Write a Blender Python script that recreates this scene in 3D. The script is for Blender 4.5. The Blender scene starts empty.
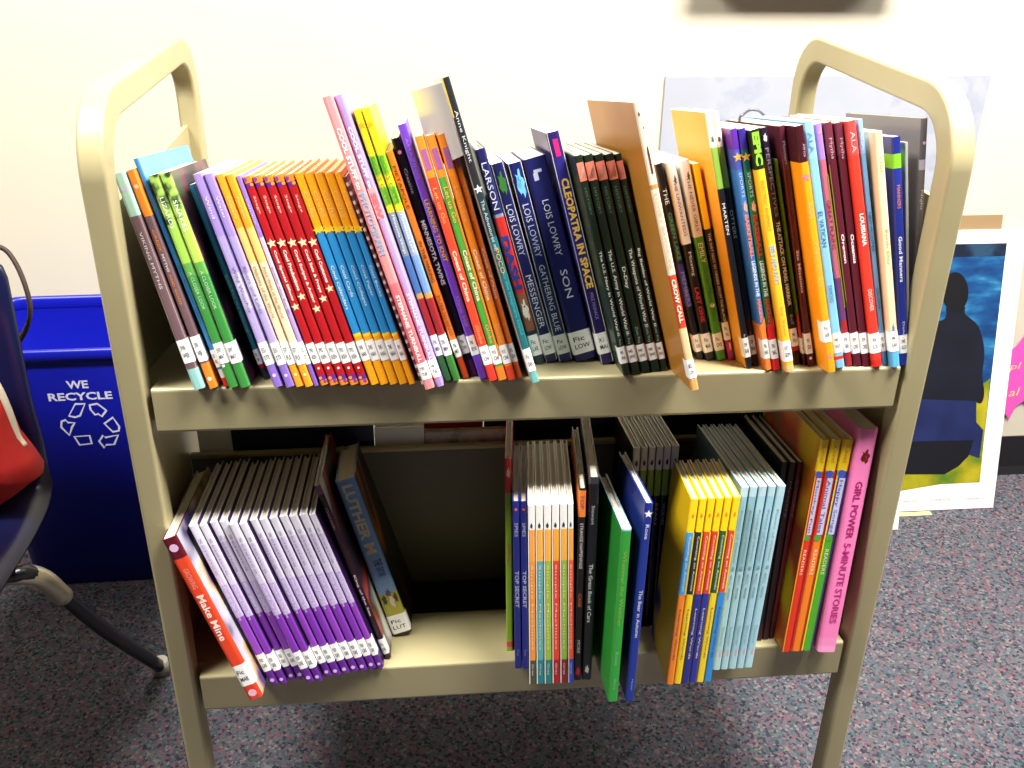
import bpy, bmesh, math, random
from mathutils import Vector, Matrix
random.seed(7)
R = math.radians
scene = bpy.context.scene
COL = scene.collection

# ------------------------------------------------------------------ camera
F_PX = 995.6
CAM = Vector((-0.1270, -0.9874, 1.2944))
AX_R = Vector((0.995672, -0.092158, 0.012005))
AX_U = Vector((0.030845, 0.449537, 0.892729))
AX_W = Vector((0.087669, 0.888495, -0.450434))
cam_data = bpy.data.cameras.new('camera')
cam = bpy.data.objects.new('camera', cam_data)
COL.objects.link(cam)
cam_data.sensor_width = 36.0
cam_data.lens = 36.0 * F_PX / 1024.0
cam_data.clip_start = 0.05
m = Matrix((AX_R, AX_U, -AX_W)).transposed().to_4x4()
m.translation = CAM
cam.matrix_world = m
scene.camera = cam

# ------------------------------------------------------------------ world, light, exposure
world = bpy.data.worlds.new('world')
scene.world = world
world.use_nodes = True
bg = world.node_tree.nodes['Background']
bg.inputs[0].default_value = (1.0, 0.96, 0.90, 1)
bg.inputs[1].default_value = 0.008

LIGHTS = [((0.75, -0.32, 2.62), 0.8, 0.45, 86), ((2.3, -0.30, 2.62), 1.2, 0.6, 40), ((0.75, 0.40, 2.62), 1.2, 0.3, 4), ((-1.25, -0.36, 2.62), 0.8, 0.45, 58)]
for loc, sx, sy, pw in LIGHTS:
    ld = bpy.data.lights.new('ceiling_lamp', 'AREA')
    ld.shape = 'RECTANGLE'; ld.size = sx; ld.size_y = sy
    ld.energy = pw; ld.color = (1.0, 0.965, 0.90)
    lo = bpy.data.objects.new('ceiling_lamp', ld)
    lo.location = loc
    COL.objects.link(lo)

scene.view_settings.view_transform = 'Standard'
scene.view_settings.look = 'None'
scene.view_settings.gamma = 1.0
scene.view_settings.use_curve_mapping = False
scene.view_settings.exposure = 0.66

# ------------------------------------------------------------------ materials
def lin(c):
    if isinstance(c, str):
        c = c.lstrip('#')
        c = [int(c[i:i + 2], 16) / 255.0 for i in (0, 2, 4)]
    return tuple((x / 12.92 if x <= 0.04045 else ((x + 0.055) / 1.055) ** 2.4) for x in c) + (1.0,)

MATS = {}
def mat(col, rough=0.38, metal=0.0, spec=0.5):
    key = (col, rough, metal, spec)
    if key in MATS: return MATS[key]
    M = bpy.data.materials.new('paint_' + str(col).strip('#'))
    M.use_nodes = True
    b = M.node_tree.nodes['Principled BSDF']
    b.inputs['Base Color'].default_value = lin(col)
    b.inputs['Roughness'].default_value = rough
    b.inputs['Metallic'].default_value = metal
    b.inputs['Specular IOR Level'].default_value = spec
    MATS[key] = M
    return M

def noise_mat(cols, scale=30.0, rough=0.4, detail=2.0, bump=0.0, stretch=(1, 1, 1), seed=0.0, metal=0.0):
    """colour patches: cols = list of (position, colour) along a noise ramp"""
    key = ('n', tuple(cols), scale, rough, detail, bump, stretch, seed)
    if key in MATS: return MATS[key]
    M = bpy.data.materials.new('pattern')
    M.use_nodes = True
    nt = M.node_tree; N = nt.nodes; L = nt.links
    b = N['Principled BSDF']
    b.inputs['Roughness'].default_value = rough
    b.inputs['Metallic'].default_value = metal
    tc = N.new('ShaderNodeTexCoord'); mp = N.new('ShaderNodeMapping')
    mp.inputs['Scale'].default_value = stretch
    mp.inputs['Location'].default_value = (seed, seed * 1.7, seed * 0.3)
    nz = N.new('ShaderNodeTexNoise'); nz.inputs['Scale'].default_value = scale; nz.inputs['Detail'].default_value = detail
    rp = N.new('ShaderNodeValToRGB')
    L.new(tc.outputs['Object'], mp.inputs['Vector']); L.new(mp.outputs[0], nz.inputs['Vector'])
    L.new(nz.outputs['Fac'], rp.inputs[0]); L.new(rp.outputs[0], b.inputs['Base Color'])
    e = rp.color_ramp.elements
    e[0].position = cols[0][0]; e[0].color = lin(cols[0][1])
    e[1].position = cols[-1][0]; e[1].color = lin(cols[-1][1])
    for p, c in cols[1:-1]:
        k = e.new(p); k.color = lin(c)
    if bump:
        bp = N.new('ShaderNodeBump'); bp.inputs['Strength'].default_value = bump; bp.inputs['Distance'].default_value = 0.002
        L.new(nz.outputs['Fac'], bp.inputs['Height']); L.new(bp.outputs[0], b.inputs['Normal'])
    MATS[key] = M
    return M

def carpet_mat():
    M = bpy.data.materials.new('carpet')
    M.use_nodes = True
    nt = M.node_tree; N = nt.nodes; L = nt.links
    b = N['Principled BSDF']; b.inputs['Roughness'].default_value = 0.95; b.inputs['Specular IOR Level'].default_value = 0.1
    tc = N.new('ShaderNodeTexCoord')
    vo = N.new('ShaderNodeTexVoronoi'); vo.inputs['Scale'].default_value = 210
    sep = N.new('ShaderNodeSeparateColor')
    L.new(tc.outputs['Object'], vo.inputs['Vector']); L.new(vo.outputs['Color'], sep.inputs[0])
    rp = N.new('ShaderNodeValToRGB'); rp.color_ramp.interpolation = 'CONSTANT'
    e = rp.color_ramp.elements
    tones = ['40444f', '605f69', '6e6a72', '525b67', '77646c', '4b6165', '64636c', '837b7d', '524e5c', '7e5661', '5c6c72', '383a44']
    e[0].position = 0; e[0].color = lin(tones[0])
    e[1].position = 1 / len(tones); e[1].color = lin(tones[1])
    for i, t in enumerate(tones[2:], 2):
        k = e.new(i / len(tones)); k.color = lin(t)
    L.new(sep.outputs[0], rp.inputs[0])
    nz = N.new('ShaderNodeTexNoise'); nz.inputs['Scale'].default_value = 420; nz.inputs['Detail'].default_value = 3
    L.new(tc.outputs['Object'], nz.inputs['Vector'])
    mx = N.new('ShaderNodeMix'); mx.data_type = 'RGBA'; mx.blend_type = 'MULTIPLY'; mx.inputs['Factor'].default_value = 0.4
    r2 = N.new('ShaderNodeValToRGB'); r2.color_ramp.elements[0].position = 0.3; r2.color_ramp.elements[1].position = 0.7
    r2.color_ramp.elements[0].color = (0.35, 0.35, 0.35, 1)
    L.new(nz.outputs['Fac'], r2.inputs[0])
    L.new(rp.outputs[0], mx.inputs[6]); L.new(r2.outputs[0], mx.inputs[7]); L.new(mx.outputs[2], b.inputs['Base Color'])
    bp = N.new('ShaderNodeBump'); bp.inputs['Strength'].default_value = 0.7; bp.inputs['Distance'].default_value = 0.004
    L.new(nz.outputs['Fac'], bp.inputs['Height']); L.new(bp.outputs[0], b.inputs['Normal'])
    return M

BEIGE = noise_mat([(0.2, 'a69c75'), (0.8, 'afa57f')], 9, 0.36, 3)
SHADEPANEL = noise_mat([(0.2, '5e574a'), (0.8, '655d50')], 9, 0.5, 3)  # divider beige darkened: the deep shade of the recess put into its colour
PAGE = noise_mat([(0.3, 'd8d0bd'), (0.7, 'f1ebdb')], 60, 0.8, 2, 0, (22, 0.2, 0.2))
DULLBLACK = mat('0b0b0c', 0.75, 0, 0.2)
CHROME = mat('b9b6ae', 0.2, 1.0)
INK = '3a3a42'

# ------------------------------------------------------------------ object helpers
def link(name, bm, mats, parent=None, matrix=None, smooth=False):
    me = bpy.data.meshes.new(name)
    bm.to_mesh(me); bm.free()
    for k in (mats if isinstance(mats, (list, tuple)) else [mats]): me.materials.append(k)
    if smooth:
        for p in me.polygons: p.use_smooth = True
    o = bpy.data.objects.new(name, me)
    COL.objects.link(o)
    if parent is not None: o.parent = parent
    if matrix is not None: o.matrix_world = matrix
    return o

def tag(o, label=None, cat=None, group=None, kind=None):
    if label: o['label'] = label
    if cat: o['category'] = cat
    if group: o['group'] = group
    if kind: o['kind'] = kind
    return o

def empty(name, matrix, label, cat, group=None):
    o = bpy.data.objects.new(name, None)
    o.empty_display_size = 0.05
    COL.objects.link(o)
    o.matrix_world = matrix if isinstance(matrix, Matrix) else Matrix.Translation(Vector(matrix))
    return tag(o, label, cat, group)

def box(bm, lo, hi, bev=0.0, mi=0, seg=2):
    vs = [bm.verts.new((x, y, z)) for x in (lo[0], hi[0]) for y in (lo[1], hi[1]) for z in (lo[2], hi[2])]
    fs = [(0, 1, 3, 2), (4, 6, 7, 5), (0, 4, 5, 1), (2, 3, 7, 6), (0, 2, 6, 4), (1, 5, 7, 3)]
    faces = []
    for f in fs:
        q = bm.faces.new([vs[i] for i in f]); q.material_index = mi; faces.append(q)
    if bev:
        es = list({e for f in faces for e in f.edges})
        r = bmesh.ops.bevel(bm, geom=es, offset=bev, segments=seg, profile=0.6, affect='EDGES')
        for f in r['faces']: f.material_index = mi
    return faces

def prism(bm, poly, axis, a, b, mi=0):
    """closed polygon (2-D) extruded along axis 0/1/2 between a and b"""
    def P(p, t):
        return {0: (t, p[0], p[1]), 1: (p[0], t, p[1]), 2: (p[0], p[1], t)}[axis]
    A = [bm.verts.new(P(p, a)) for p in poly]; B = [bm.verts.new(P(p, b)) for p in poly]
    n = len(poly); out = [bm.faces.new(A), bm.faces.new(B[::-1])]
    for i in range(n):
        out.append(bm.faces.new((A[i], B[i], B[(i + 1) % n], A[(i + 1) % n])))
    for f in out: f.material_index = mi
    return out

def tube(bm, pts, r, n=10, mi=0, cap=True, flat=None):
    """round tube along points; r a number or a list"""
    pts = [Vector(p) for p in pts]
    rings = []
    ref = None
    for i, p in enumerate(pts):
        t = (pts[min(i + 1, len(pts) - 1)] - pts[max(i - 1, 0)]).normalized()
        if ref is None:
            ref = t.cross(Vector((0, 0, 1)))
            if ref.length < 0.1: ref = t.cross(Vector((1, 0, 0)))
            ref.normalize()
        ref = (ref - t * ref.dot(t)).normalized()
        bi = t.cross(ref)
        rr = r[i] if isinstance(r, (list, tuple)) else r
        sx, sy = flat if flat else (1, 1)
        rings.append([bm.verts.new(p + (ref * math.cos(2 * math.pi * k / n) * sx + bi * math.sin(2 * math.pi * k / n) * sy) * rr) for k in range(n)])
    for a, b in zip(rings, rings[1:]):
        for k in range(n):
            f = bm.faces.new((a[k], a[(k + 1) % n], b[(k + 1) % n], b[k])); f.material_index = mi; f.smooth = True
    if cap:
        bm.faces.new(rings[0][::-1]).material_index = mi; bm.faces.new(rings[-1]).material_index = mi

def smooth_path(pts, n=6):
    """Catmull-Rom through points"""
    P = [Vector(p) for p in pts]; P = [P[0] * 2 - P[1]] + P + [P[-1] * 2 - P[-2]]
    out = []
    for i in range(1, len(P) - 2):
        for k in range(n):
            t = k / n
            a, b, c, d = P[i - 1], P[i], P[i + 1], P[i + 2]
            out.append(0.5 * ((2 * b) + (c - a) * t + (2 * a - 5 * b + 4 * c - d) * t * t + (3 * b - a - 3 * c + d) * t ** 3))
    out.append(P[-2]); return out

# a pixel of the photograph's view turned into a point of the room on a given plane
def hit(px, py, pt, n):
    d = AX_W + AX_R * ((px - 512) / F_PX) - AX_U * ((py - 384) / F_PX)
    n = Vector(n)
    return CAM + d * ((Vector(pt) - CAM).dot(n) / d.dot(n))

TEXT = {}
def text_geom(s, bold=0.0):
    """vertices and faces of a line of lettering, scaled to unit length and unit height"""
    key = (s, bold)
    if key in TEXT: return TEXT[key]
    cu = bpy.data.curves.new('lettering', 'FONT')
    cu.body = s; cu.resolution_u = 2; cu.offset = bold
    ob = bpy.data.objects.new('lettering', cu)
    COL.objects.link(ob)
    bpy.context.view_layer.update()
    me = bpy.data.meshes.new_from_object(ob.evaluated_get(bpy.context.evaluated_depsgraph_get()))
    vs = [(v.co.x, v.co.y) for v in me.vertices]
    fs = [tuple(p.vertices) for p in me.polygons]
    bpy.data.objects.remove(ob); bpy.data.curves.remove(cu); bpy.data.meshes.remove(me)
    x0 = min(v[0] for v in vs); x1 = max(v[0] for v in vs)
    y0 = min(v[1] for v in vs); y1 = max(v[1] for v in vs)
    W = max(x1 - x0, 1e-6); H = max(y1 - y0, 1e-6)
    TEXT[key] = ([((x - x0) / W, (y - y0) / H) for x, y in vs], fs, W / H)
    return TEXT[key]

def put_text(bm, s, origin, ex, ey, length, height, mi=0, bold=0.0):
    vs, fs, _ = text_geom(s, bold)
    o = Vector(origin); ex = Vector(ex) * length; ey = Vector(ey) * height
    V = [bm.verts.new(o + ex * x + ey * y) for x, y in vs]
    for f in fs:
        try: bm.faces.new([V[i] for i in f]).material_index = mi
        except ValueError: pass

# ------------------------------------------------------------------ room (setting)
WALL_Y = 1.0
GLOW = mat('f4f4f1', 0.6)
GLOW.node_tree.nodes['Principled BSDF'].inputs['Emission Color'].default_value = (1, .97, .9, 1)
GLOW.node_tree.nodes['Principled BSDF'].inputs['Emission Strength'].default_value = 2.5
X0, X1, YF, ZC = -3.2, 3.4, -3.2, 2.7
WALLM = noise_mat([(0.2, 'd4ccb9'), (0.8, 'd7cfbd')], 5, 0.75, 4, 0.05)
bm = bmesh.new(); box(bm, (X0, YF, -0.05), (X1, WALL_Y + 0.1, 0)); tag(link('floor', bm, carpet_mat()), kind='structure')
bm = bmesh.new(); box(bm, (X0, WALL_Y, 0), (X1, WALL_Y + 0.1, ZC)); tag(link('wall_back', bm, WALLM), kind='structure')
bm = bmesh.new(); box(bm, (X0, YF, ZC), (X1, WALL_Y + 0.1, ZC + 0.05)); tag(link('ceiling', bm, mat('b9b6ad', 0.9)), kind='structure')
bm = bmesh.new(); prism(bm, [(WALL_Y - 0.014, 0), (WALL_Y, 0), (WALL_Y, 0.103), (WALL_Y - 0.004, 0.103), (WALL_Y - 0.006, 0.02)], 0, X0, X1)
tag(link('baseboard_back', bm, mat('17161a', 0.5)), kind='structure')
for i, (loc, sx, sy, pw) in enumerate(LIGHTS):
    t = empty('ceiling_light', (loc[0], loc[1], ZC), ['rectangular ceiling light above the front of the book cart', 'rectangular ceiling light over the right side of the room', 'narrow ceiling light close to the back wall', 'rectangular ceiling light over the added table at the left'][i], 'light', 'ceiling lights')
    bm = bmesh.new(); x, y = sx / 2, sy / 2
    for a, b in (((-x - .03, -y - .03), (x + .03, -y)), ((-x - .03, y), (x + .03, y + .03)), ((-x - .03, -y), (-x, y)), ((x, -y), (x + .03, y))):
        box(bm, (a[0], a[1], -0.05), (b[0], b[1], 0.0))
    f = link('frame', bm, mat('f0f0ee', 0.5), t)
    bm = bmesh.new(); box(bm, (-x, -y, -0.02), (x, y, -0.005)); d = link('diffuser', bm, GLOW, t)

# ------------------------------------------------------------------ book cart
W, D, H = 0.90, 0.485, 1.108
Z1, LIP1, Z2, LIP2 = 0.800, 0.0553, 0.3907, 0.0574
A1, A2 = R(10), R(7)
TX, TY = 0.0275, 0.033      # frame tube: across, along
cart = empty('book_cart', (0, D / 2, 0), 'beige metal two-shelf library book cart with arched ends, loaded with books', 'book cart')
CI = Matrix.Translation((0, -D / 2, 0))
def cart_part(name, bm, mats, parent=None, smooth=False):
    o = link(name, bm, mats, None, None, smooth)
    o.parent = parent or cart
    o.matrix_local = CI if parent is None else Matrix.Identity(4)
    return o
def arch_path(y0, y1, ztop, zbot, rad, n=8):
    pts = [(y0, zbot), (y0, ztop - rad)]
    for k in range(1, n + 1):
        a = math.pi - k * math.pi / 2 / n
        pts.append((y0 + rad + rad * math.cos(a), ztop - rad + rad * math.sin(a)))
    for k in range(0, n + 1):
        a = math.pi / 2 - k * math.pi / 2 / n
        pts.append((y1 - rad + rad * math.cos(a), ztop - rad + rad * math.sin(a)))
    pts.append((y1, zbot))
    return pts
for s in (-1, 1):
    bm = bmesh.new()
    outer = arch_path(0, D, H, 0.10, 0.082); inner = arch_path(TY, D - TY, H - TY, 0.10, 0.055)
    xa, xb = s * (W / 2 + .006), s * (W / 2 + .006 - TX)
    ro = [[bm.verts.new((x, p[0], p[1])) for p in path] for x in (xa, xb) for path in (outer, inner)]
    oa, ia, ob_, ib = ro
    n = len(outer)
    for i in range(n - 1):
        for q in ((oa[i], oa[i + 1], ob_[i + 1], ob_[i]), (ib[i], ib[i + 1], ia[i + 1], ia[i]), (ia[i], ia[i + 1], oa[i + 1], oa[i]), (ob_[i], ob_[i + 1], ib[i + 1], ib[i])):
            bm.faces.new(q)
    for i in (0, n - 1): bm.faces.new((oa[i], ob_[i], ib[i], ia[i]))
    bmesh.ops.recalc_face_normals(bm, faces=bm.faces)
    es = [e for e in bm.edges if len(e.link_faces) == 2 and e.calc_face_angle(0) > 1.0]
    bmesh.ops.bevel(bm, geom=es, offset=0.0045, segments=3, profile=0.5, affect='EDGES')
    for f in bm.faces: f.smooth = True
    ef = cart_part('end_frame', bm, BEIGE)
    ef.modifiers.new('normals', 'WEIGHTED_NORMAL').keep_sharp = False
    bm = bmesh.new(); x = s * (W / 2 - .002)
    prism(bm, [(TY - .002, Z2 - LIP2), (D - TY + .002, Z2 - LIP2), (D - TY + .002, 0.985), (TY - .002, 0.985)], 0, x - 0.003, x + 0.003)
    cart_part('end_panel', bm, BEIGE)
    for y in (TY / 2, D - TY / 2):
        bm = bmesh.new(); xc = s * (W / 2 + .006 - TX / 2)
        tube(bm, [(xc, y, 0.135), (xc, y, 0.095)], 0.009)
        prism(bm, [(y - .02, .1), (y + .02, .1), (y + .014, .035), (y - .006, .035)], 0, xc - 0.016, xc - 0.013)
        prism(bm, [(y - .02, .1), (y + .02, .1), (y + .014, .035), (y - .006, .035)], 0, xc + 0.013, xc + 0.016)
        box(bm, (xc - .016, y - .02, .097), (xc + .016, y + .02, .1))
        c = cart_part('caster', bm, mat('8a8a88', 0.3, 0.9))
        bm = bmesh.new(); tube(bm, [(xc - .011, y + .004, .04), (xc - .009, y + .004, .04), (xc + .009, y + .004, .04), (xc + .011, y + .004, .04)], [.036, .04, .04, .036], 24)
        cart_part('wheel', bm, DULLBLACK, c)
xs = W / 2 - TX - 0.0006
for nm, z, lip, al in (('upper_shelf', Z1, LIP1, A1), ('lower_shelf', Z2, LIP2, A2)):
    bm = bmesh.new(); zc = z - D / 2 * math.tan(al)
    prism(bm, [(0.002, z), (0.012, z - .012 * math.tan(al)), (D / 2, zc), (D - .012, z - .012 * math.tan(al)), (D - 0.002, z), (D - 0.002, z - lip), (0.002, z - lip)], 0, -xs, xs)
    bmesh.ops.recalc_face_normals(bm, faces=bm.faces)
    es = [e for e in bm.edges if abs(e.verts[0].co.y - e.verts[1].co.y) < 1e-5 and abs(e.verts[0].co.z - e.verts[1].co.z) < 1e-5 and min(e.verts[0].co.y, D - e.verts[0].co.y) < 0.005]
    bmesh.ops.bevel(bm, geom=es, offset=0.004, segments=3, profile=0.5, affect='EDGES')
    y0_, y1_ = TY + .001, D - TY - .001
    for s_ in (-1, 1):
        prism(bm, [(y0_, z - y0_ * math.tan(al)), (D / 2, zc), (y1_, z - (D - y1_) * math.tan(al)), (y1_, z - lip + .001), (y0_, z - lip + .001)], 0, s_ * (xs - .002), s_ * (W / 2 - .0052))
    bmesh.ops.recalc_face_normals(bm, faces=bm.faces)
    cart_part(nm, bm, BEIGE)
    bm = bmesh.new(); zt = zc + (.19 if z == Z1 else .239)
    xd = W / 2 - .0055
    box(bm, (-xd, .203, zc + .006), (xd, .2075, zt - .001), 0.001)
    dv = cart_part('divider_panel', bm, SHADEPANEL)
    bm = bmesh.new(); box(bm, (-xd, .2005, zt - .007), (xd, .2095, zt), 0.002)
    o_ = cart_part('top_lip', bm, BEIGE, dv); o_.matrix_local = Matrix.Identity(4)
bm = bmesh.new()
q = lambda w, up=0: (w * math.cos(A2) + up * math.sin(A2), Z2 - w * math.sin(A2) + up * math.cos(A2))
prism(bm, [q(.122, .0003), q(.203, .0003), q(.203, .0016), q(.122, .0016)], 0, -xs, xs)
tag(cart_part('black_strip', bm, DULLBLACK), 'black strip along the back of the lower shelf')  # thin near-black strip laid over the rear of the shelf top

# ------------------------------------------------------------------ books
class Shelf:
    def __init__(s, z, al, back=False):
        s.o = Vector((0, 0, z)); s.up = Vector((0, math.sin(al), math.cos(al))); s.dep = Vector((0, math.cos(al), -math.sin(al)))
        s.M = Matrix((Vector((1, 0, 0)), s.dep, s.up)).transposed().to_4x4(); s.M.translation = s.o
TOP, LOW = Shelf(Z1, A1), Shelf(Z2, A2)
BOOKS = []

def b(shelf, name, label, bot, top, w, bands, depth=0.17, texts=(), marks=(), lab=(0.78, 0.88), left=None, right=None, hard=False, group=None, yaw=0, lines=('Fic', 'ABC'), rough=0.34, pages=None, row=0, flap=False):
    """one book: bot/top are where its spine's ends stand in the photograph, w its spine width there"""
    P = hit(bot[0], bot[1], shelf.o, shelf.up)
    T = hit(top[0], top[1], P, shelf.dep)
    l = P - shelf.o; wd = l.dot(shelf.dep); v = T - P
    u, vv = v.x, v.dot(shelf.up)
    beta = math.atan2(u, vv)
    zd = (P + v * 0.5 - CAM).dot(AX_W)
    t = w * zd / F_PX * math.cos(beta)
    BOOKS.append(dict(shelf=shelf, name=name, label=label, u=P.x, w=wd, beta=beta, h=math.hypot(u, vv), t=t, bands=bands, d=depth, texts=texts,
                      marks=marks, lab=lab, left=left, right=right, hard=hard, group=group, yaw=R(yaw), lines=lines, rough=rough, pages=pages, row=row, flap=flap))

def M_(c, rough=0.34):
    return c if not isinstance(c, str) else mat(c, rough)

def build_book(B):
    t, h, d = B['t'], B['h'], B['d']
    beta = B['beta']
    lift = t / 2 * math.sin(abs(beta)) + 0.0006
    Mx = B['shelf'].M @ Matrix.Translation((B['u'], B['w'], lift)) @ Matrix.Rotation(beta, 4, 'Y') @ Matrix.Rotation(B['yaw'], 4, 'Z')
    root = empty(B['name'], Mx, B['label'], 'book', B['group'])
    c = min(0.0022 if B['hard'] else 0.0006, t * 0.2)
    ov = 0.003 if B['hard'] else 0.0006
    r = min(t * 0.28, 0.004)
    # profile of the cover seen from above, left fore-edge round the spine to the right fore-edge
    prof = [(-t / 2, d)]
    for k in range(4):
        a = math.pi + k * math.pi / 2 / 3
        prof.append((-t / 2 + r + r * math.cos(a), r + r * math.sin(a)))
    for k in range(4):
        a = 1.5 * math.pi + k * math.pi / 2 / 3
        prof.append((t / 2 - r + r * math.cos(a), r + r * math.sin(a)))
    prof.append((t / 2, d))
    inn = [(-t / 2 + c, d)] + [(max(min(x, t / 2 - c), -t / 2 + c), max(y, c)) for x, y in prof[1:-1]] + [(t / 2 - c, d)]
    mats = []; 
    def mi(m_):
        m_ = M_(m_, B['rough'])
        if m_ not in mats: mats.append(m_)
        return mats.index(m_)
    cuts = [1.0] + [1 - v for v, _ in B['bands']]
    cuts[-1] = 0.0
    bm = bmesh.new()
    rows_o = [[bm.verts.new((x, y, z * h)) for x, y in prof] for z in cuts]
    rows_i = [[bm.verts.new((x, y, z * h)) for x, y in inn] for z in cuts]
    n = len(prof)
    inner_m = mi('e9e4d8')
    for k in range(len(cuts) - 1):
        bc = mi(B['bands'][k][1])
        for i in range(n - 1):
            m_ = bc
            if i == 0 and B['left'] is not None: m_ = mi(B['left'])
            if i == n - 2 and B['right'] is not None: m_ = mi(B['right'])
            f = bm.faces.new((rows_o[k][i], rows_o[k + 1][i], rows_o[k + 1][i + 1], rows_o[k][i + 1])); f.material_index = m_
            f = bm.faces.new((rows_i[k][i + 1], rows_i[k + 1][i + 1], rows_i[k + 1][i], rows_i[k][i])); f.material_index = inner_m
        for i in (0, n - 1):
            f = bm.faces.new((rows_o[k][i], rows_i[k][i], rows_i[k + 1][i], rows_o[k + 1][i])); f.material_index = bc
    for k in (0, len(cuts) - 1):
        bc = mi(B['bands'][0 if k == 0 else -1][1])
        for i in range(n - 1):
            bm.faces.new((rows_o[k][i], rows_o[k][i + 1], rows_i[k][i + 1], rows_i[k][i])).material_index = bc
    bmesh.ops.recalc_face_normals(bm, faces=bm.faces)
    cover = link('cover', bm, mats, root); cover.matrix_local = Matrix.Identity(4)
    bm = bmesh.new()
    box(bm, (-t / 2 + c + .0001, max(c, .0012), ov), (t / 2 - c - .0001, d - ov, h - ov))
    pg = link('page_block', bm, B['pages'] or PAGE, root); pg.matrix_local = Matrix.Identity(4)
    # printing on the spine
    if B['flap']:
        bm = bmesh.new(); top_ = []; bot_ = []; n_ = 7
        for k in range(n_):
            q_ = k / (n_ - 1); x_ = -t / 2 - .0006 - .031 * q_; y_ = .006 + .05 * q_ - .012 * math.sin(q_ * 3)
            top_.append((x_, y_, h - .004)); bot_.append((x_, y_, h - .078 - .006 * q_))
        for dy in (0, .0006):
            A_ = [bm.verts.new((a_, b_ + dy, c_)) for a_, b_, c_ in top_]; B_ = [bm.verts.new((a_, b_ + dy, c_)) for a_, b_, c_ in bot_]
            for k in range(n_ - 1): bm.faces.new((A_[k], A_[k + 1], B_[k + 1], B_[k])).smooth = True
        fl_ = link('jacket_flap', bm, mat('b4b2aa', .25), root); fl_['label'] = 'loose pale grey plastic jacket flap'
    for mk in B['marks']:
        kind, u, v0, v1, col = mk[:5]; wf = mk[5] if len(mk) > 5 else 0.5
        y = -0.0002; zc = h * (1 - (v0 + v1) / 2); hh = (v1 - v0) * h / 2; cx = u * t; hw = wf * t / 2
        if kind == 'rect': pts = [(cx - hw, zc - hh), (cx + hw, zc - hh), (cx + hw, zc + hh), (cx - hw, zc + hh)]
        elif kind == 'tri': pts = [(cx - hw, zc - hh), (cx + hw, zc - hh), (cx + hw, zc + hh)]
        elif kind == 'star': pts = [(cx + math.sin(k * math.pi / 5) * hh * (1 if k % 2 == 0 else .42), zc + math.cos(k * math.pi / 5) * hh * (1 if k % 2 == 0 else .42)) for k in range(10)][::-1]
        elif kind == 'dot': pts = [(cx + hw * math.cos(-k * math.pi / 6), zc + hw * math.sin(-k * math.pi / 6)) for k in range(12)][::-1]
        elif kind == 'blob': pts = [(cx + hw * math.cos(k * math.pi / 8) * (0.75 + .25 * math.sin(k * 2.3 + u * 9)), zc + hh * math.sin(k * math.pi / 8) * (0.75 + .25 * math.cos(k * 1.9))) for k in range(16)]
        bm = bmesh.new(); bm.faces.new([bm.verts.new((x, y, z)) for x, z in pts])
        link('printed_emblem', bm, M_(col, 0.4), cover)
    for tx in B['texts']:
        s, v0, v1, col = tx[:4]; wf = tx[4] if len(tx) > 4 else 0.5; u = tx[5] if len(tx) > 5 else 0.0; bold = tx[6] if len(tx) > 6 else 0.0
        gh = wf * t * 0.9
        bm = bmesh.new()
        put_text(bm, s, (u * t - gh / 2, -0.0004, h * (1 - v0)), (0, 0, -1), (1, 0, 0), (v1 - v0) * h, gh, 0, bold)
        link('spine_lettering', bm, M_(col, 0.4), cover)
    if B['lab']:
        v0, v1 = B['lab']; z0, z1 = h * (1 - v1), h * (1 - v0)
        bm = bmesh.new(); e = 0.0003; wrap = min(0.012, d)
        pf = [(-t / 2 - e, wrap)] + [(x * (1 + 2 * e / t), y - e) for x, y in prof[1:-1]] + [(t / 2 + e, wrap)]
        A = [bm.verts.new((x, y, z0)) for x, y in pf]; Bv = [bm.verts.new((x, y, z1)) for x, y in pf]
        for i in range(len(pf) - 1): bm.faces.new((A[i], A[i + 1], Bv[i + 1], Bv[i])).material_index = 0
        lh = z1 - z0; fl = t - 1.2 * r
        for k, s in enumerate(B['lines']):
            put_text(bm, s, (-fl * 0.42, -e - .0002, z0 + lh * (0.56 - 0.33 * k)), (1, 0, 0), (0, 0, 1), fl * (0.62 if k == 0 else 0.84), lh * 0.2, 1, 0.01)
        lb = link('call_number_label', bm, [mat('f3f2f0', 0.45), mat(INK, 0.6)], root); lb.matrix_local = Matrix.Identity(4)
        lb['label'] = 'white call-number sticker'
    return root

def pack(bs):
    """neighbours never share space: thin both a little, then slide the right one"""
    for i in range(len(bs) - 1):
        a, c = bs[i], bs[i + 1]
        if abs(a['yaw']) > 0.001 and abs(c['yaw']) < 0.001: pass
        def gap():
            g = 9
            d0, d1 = max(a['w'], c['w']), min(a['w'] + a['d'], c['w'] + c['d'])
            for dd in (d0, max(d0, d1)):
                for k in range(11):
                    v = min(a['h'], c['h']) * 0.98 * k / 10
                    ra = a['u'] - (dd - a['w']) * math.tan(a['yaw']) + math.tan(a['beta']) * v + a['t'] / 2 / math.cos(a['beta'])
                    lc = c['u'] - (dd - c['w']) * math.tan(c['yaw']) + math.tan(c['beta']) * v - c['t'] / 2 / math.cos(c['beta'])
                    g = min(g, lc - ra)
            return g
        g = gap() - 0.0009
        if g < 0:
            lim = lambda B, x: min(x, B['t'] * 0.3)
            s1, s2 = lim(a, -g / 2 * 1.0), lim(c, -g / 2 * 1.0)
            a['t'] -= s1; a['u'] -= s1 / 2; c['t'] -= s2; c['u'] += s2 / 2
            g = gap() - 0.0009
            if g < 0:
                c['u'] -= g
                if g < -.0015: print('SLIDE %.1fmm' % (-g * 1000), c['label'])

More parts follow.
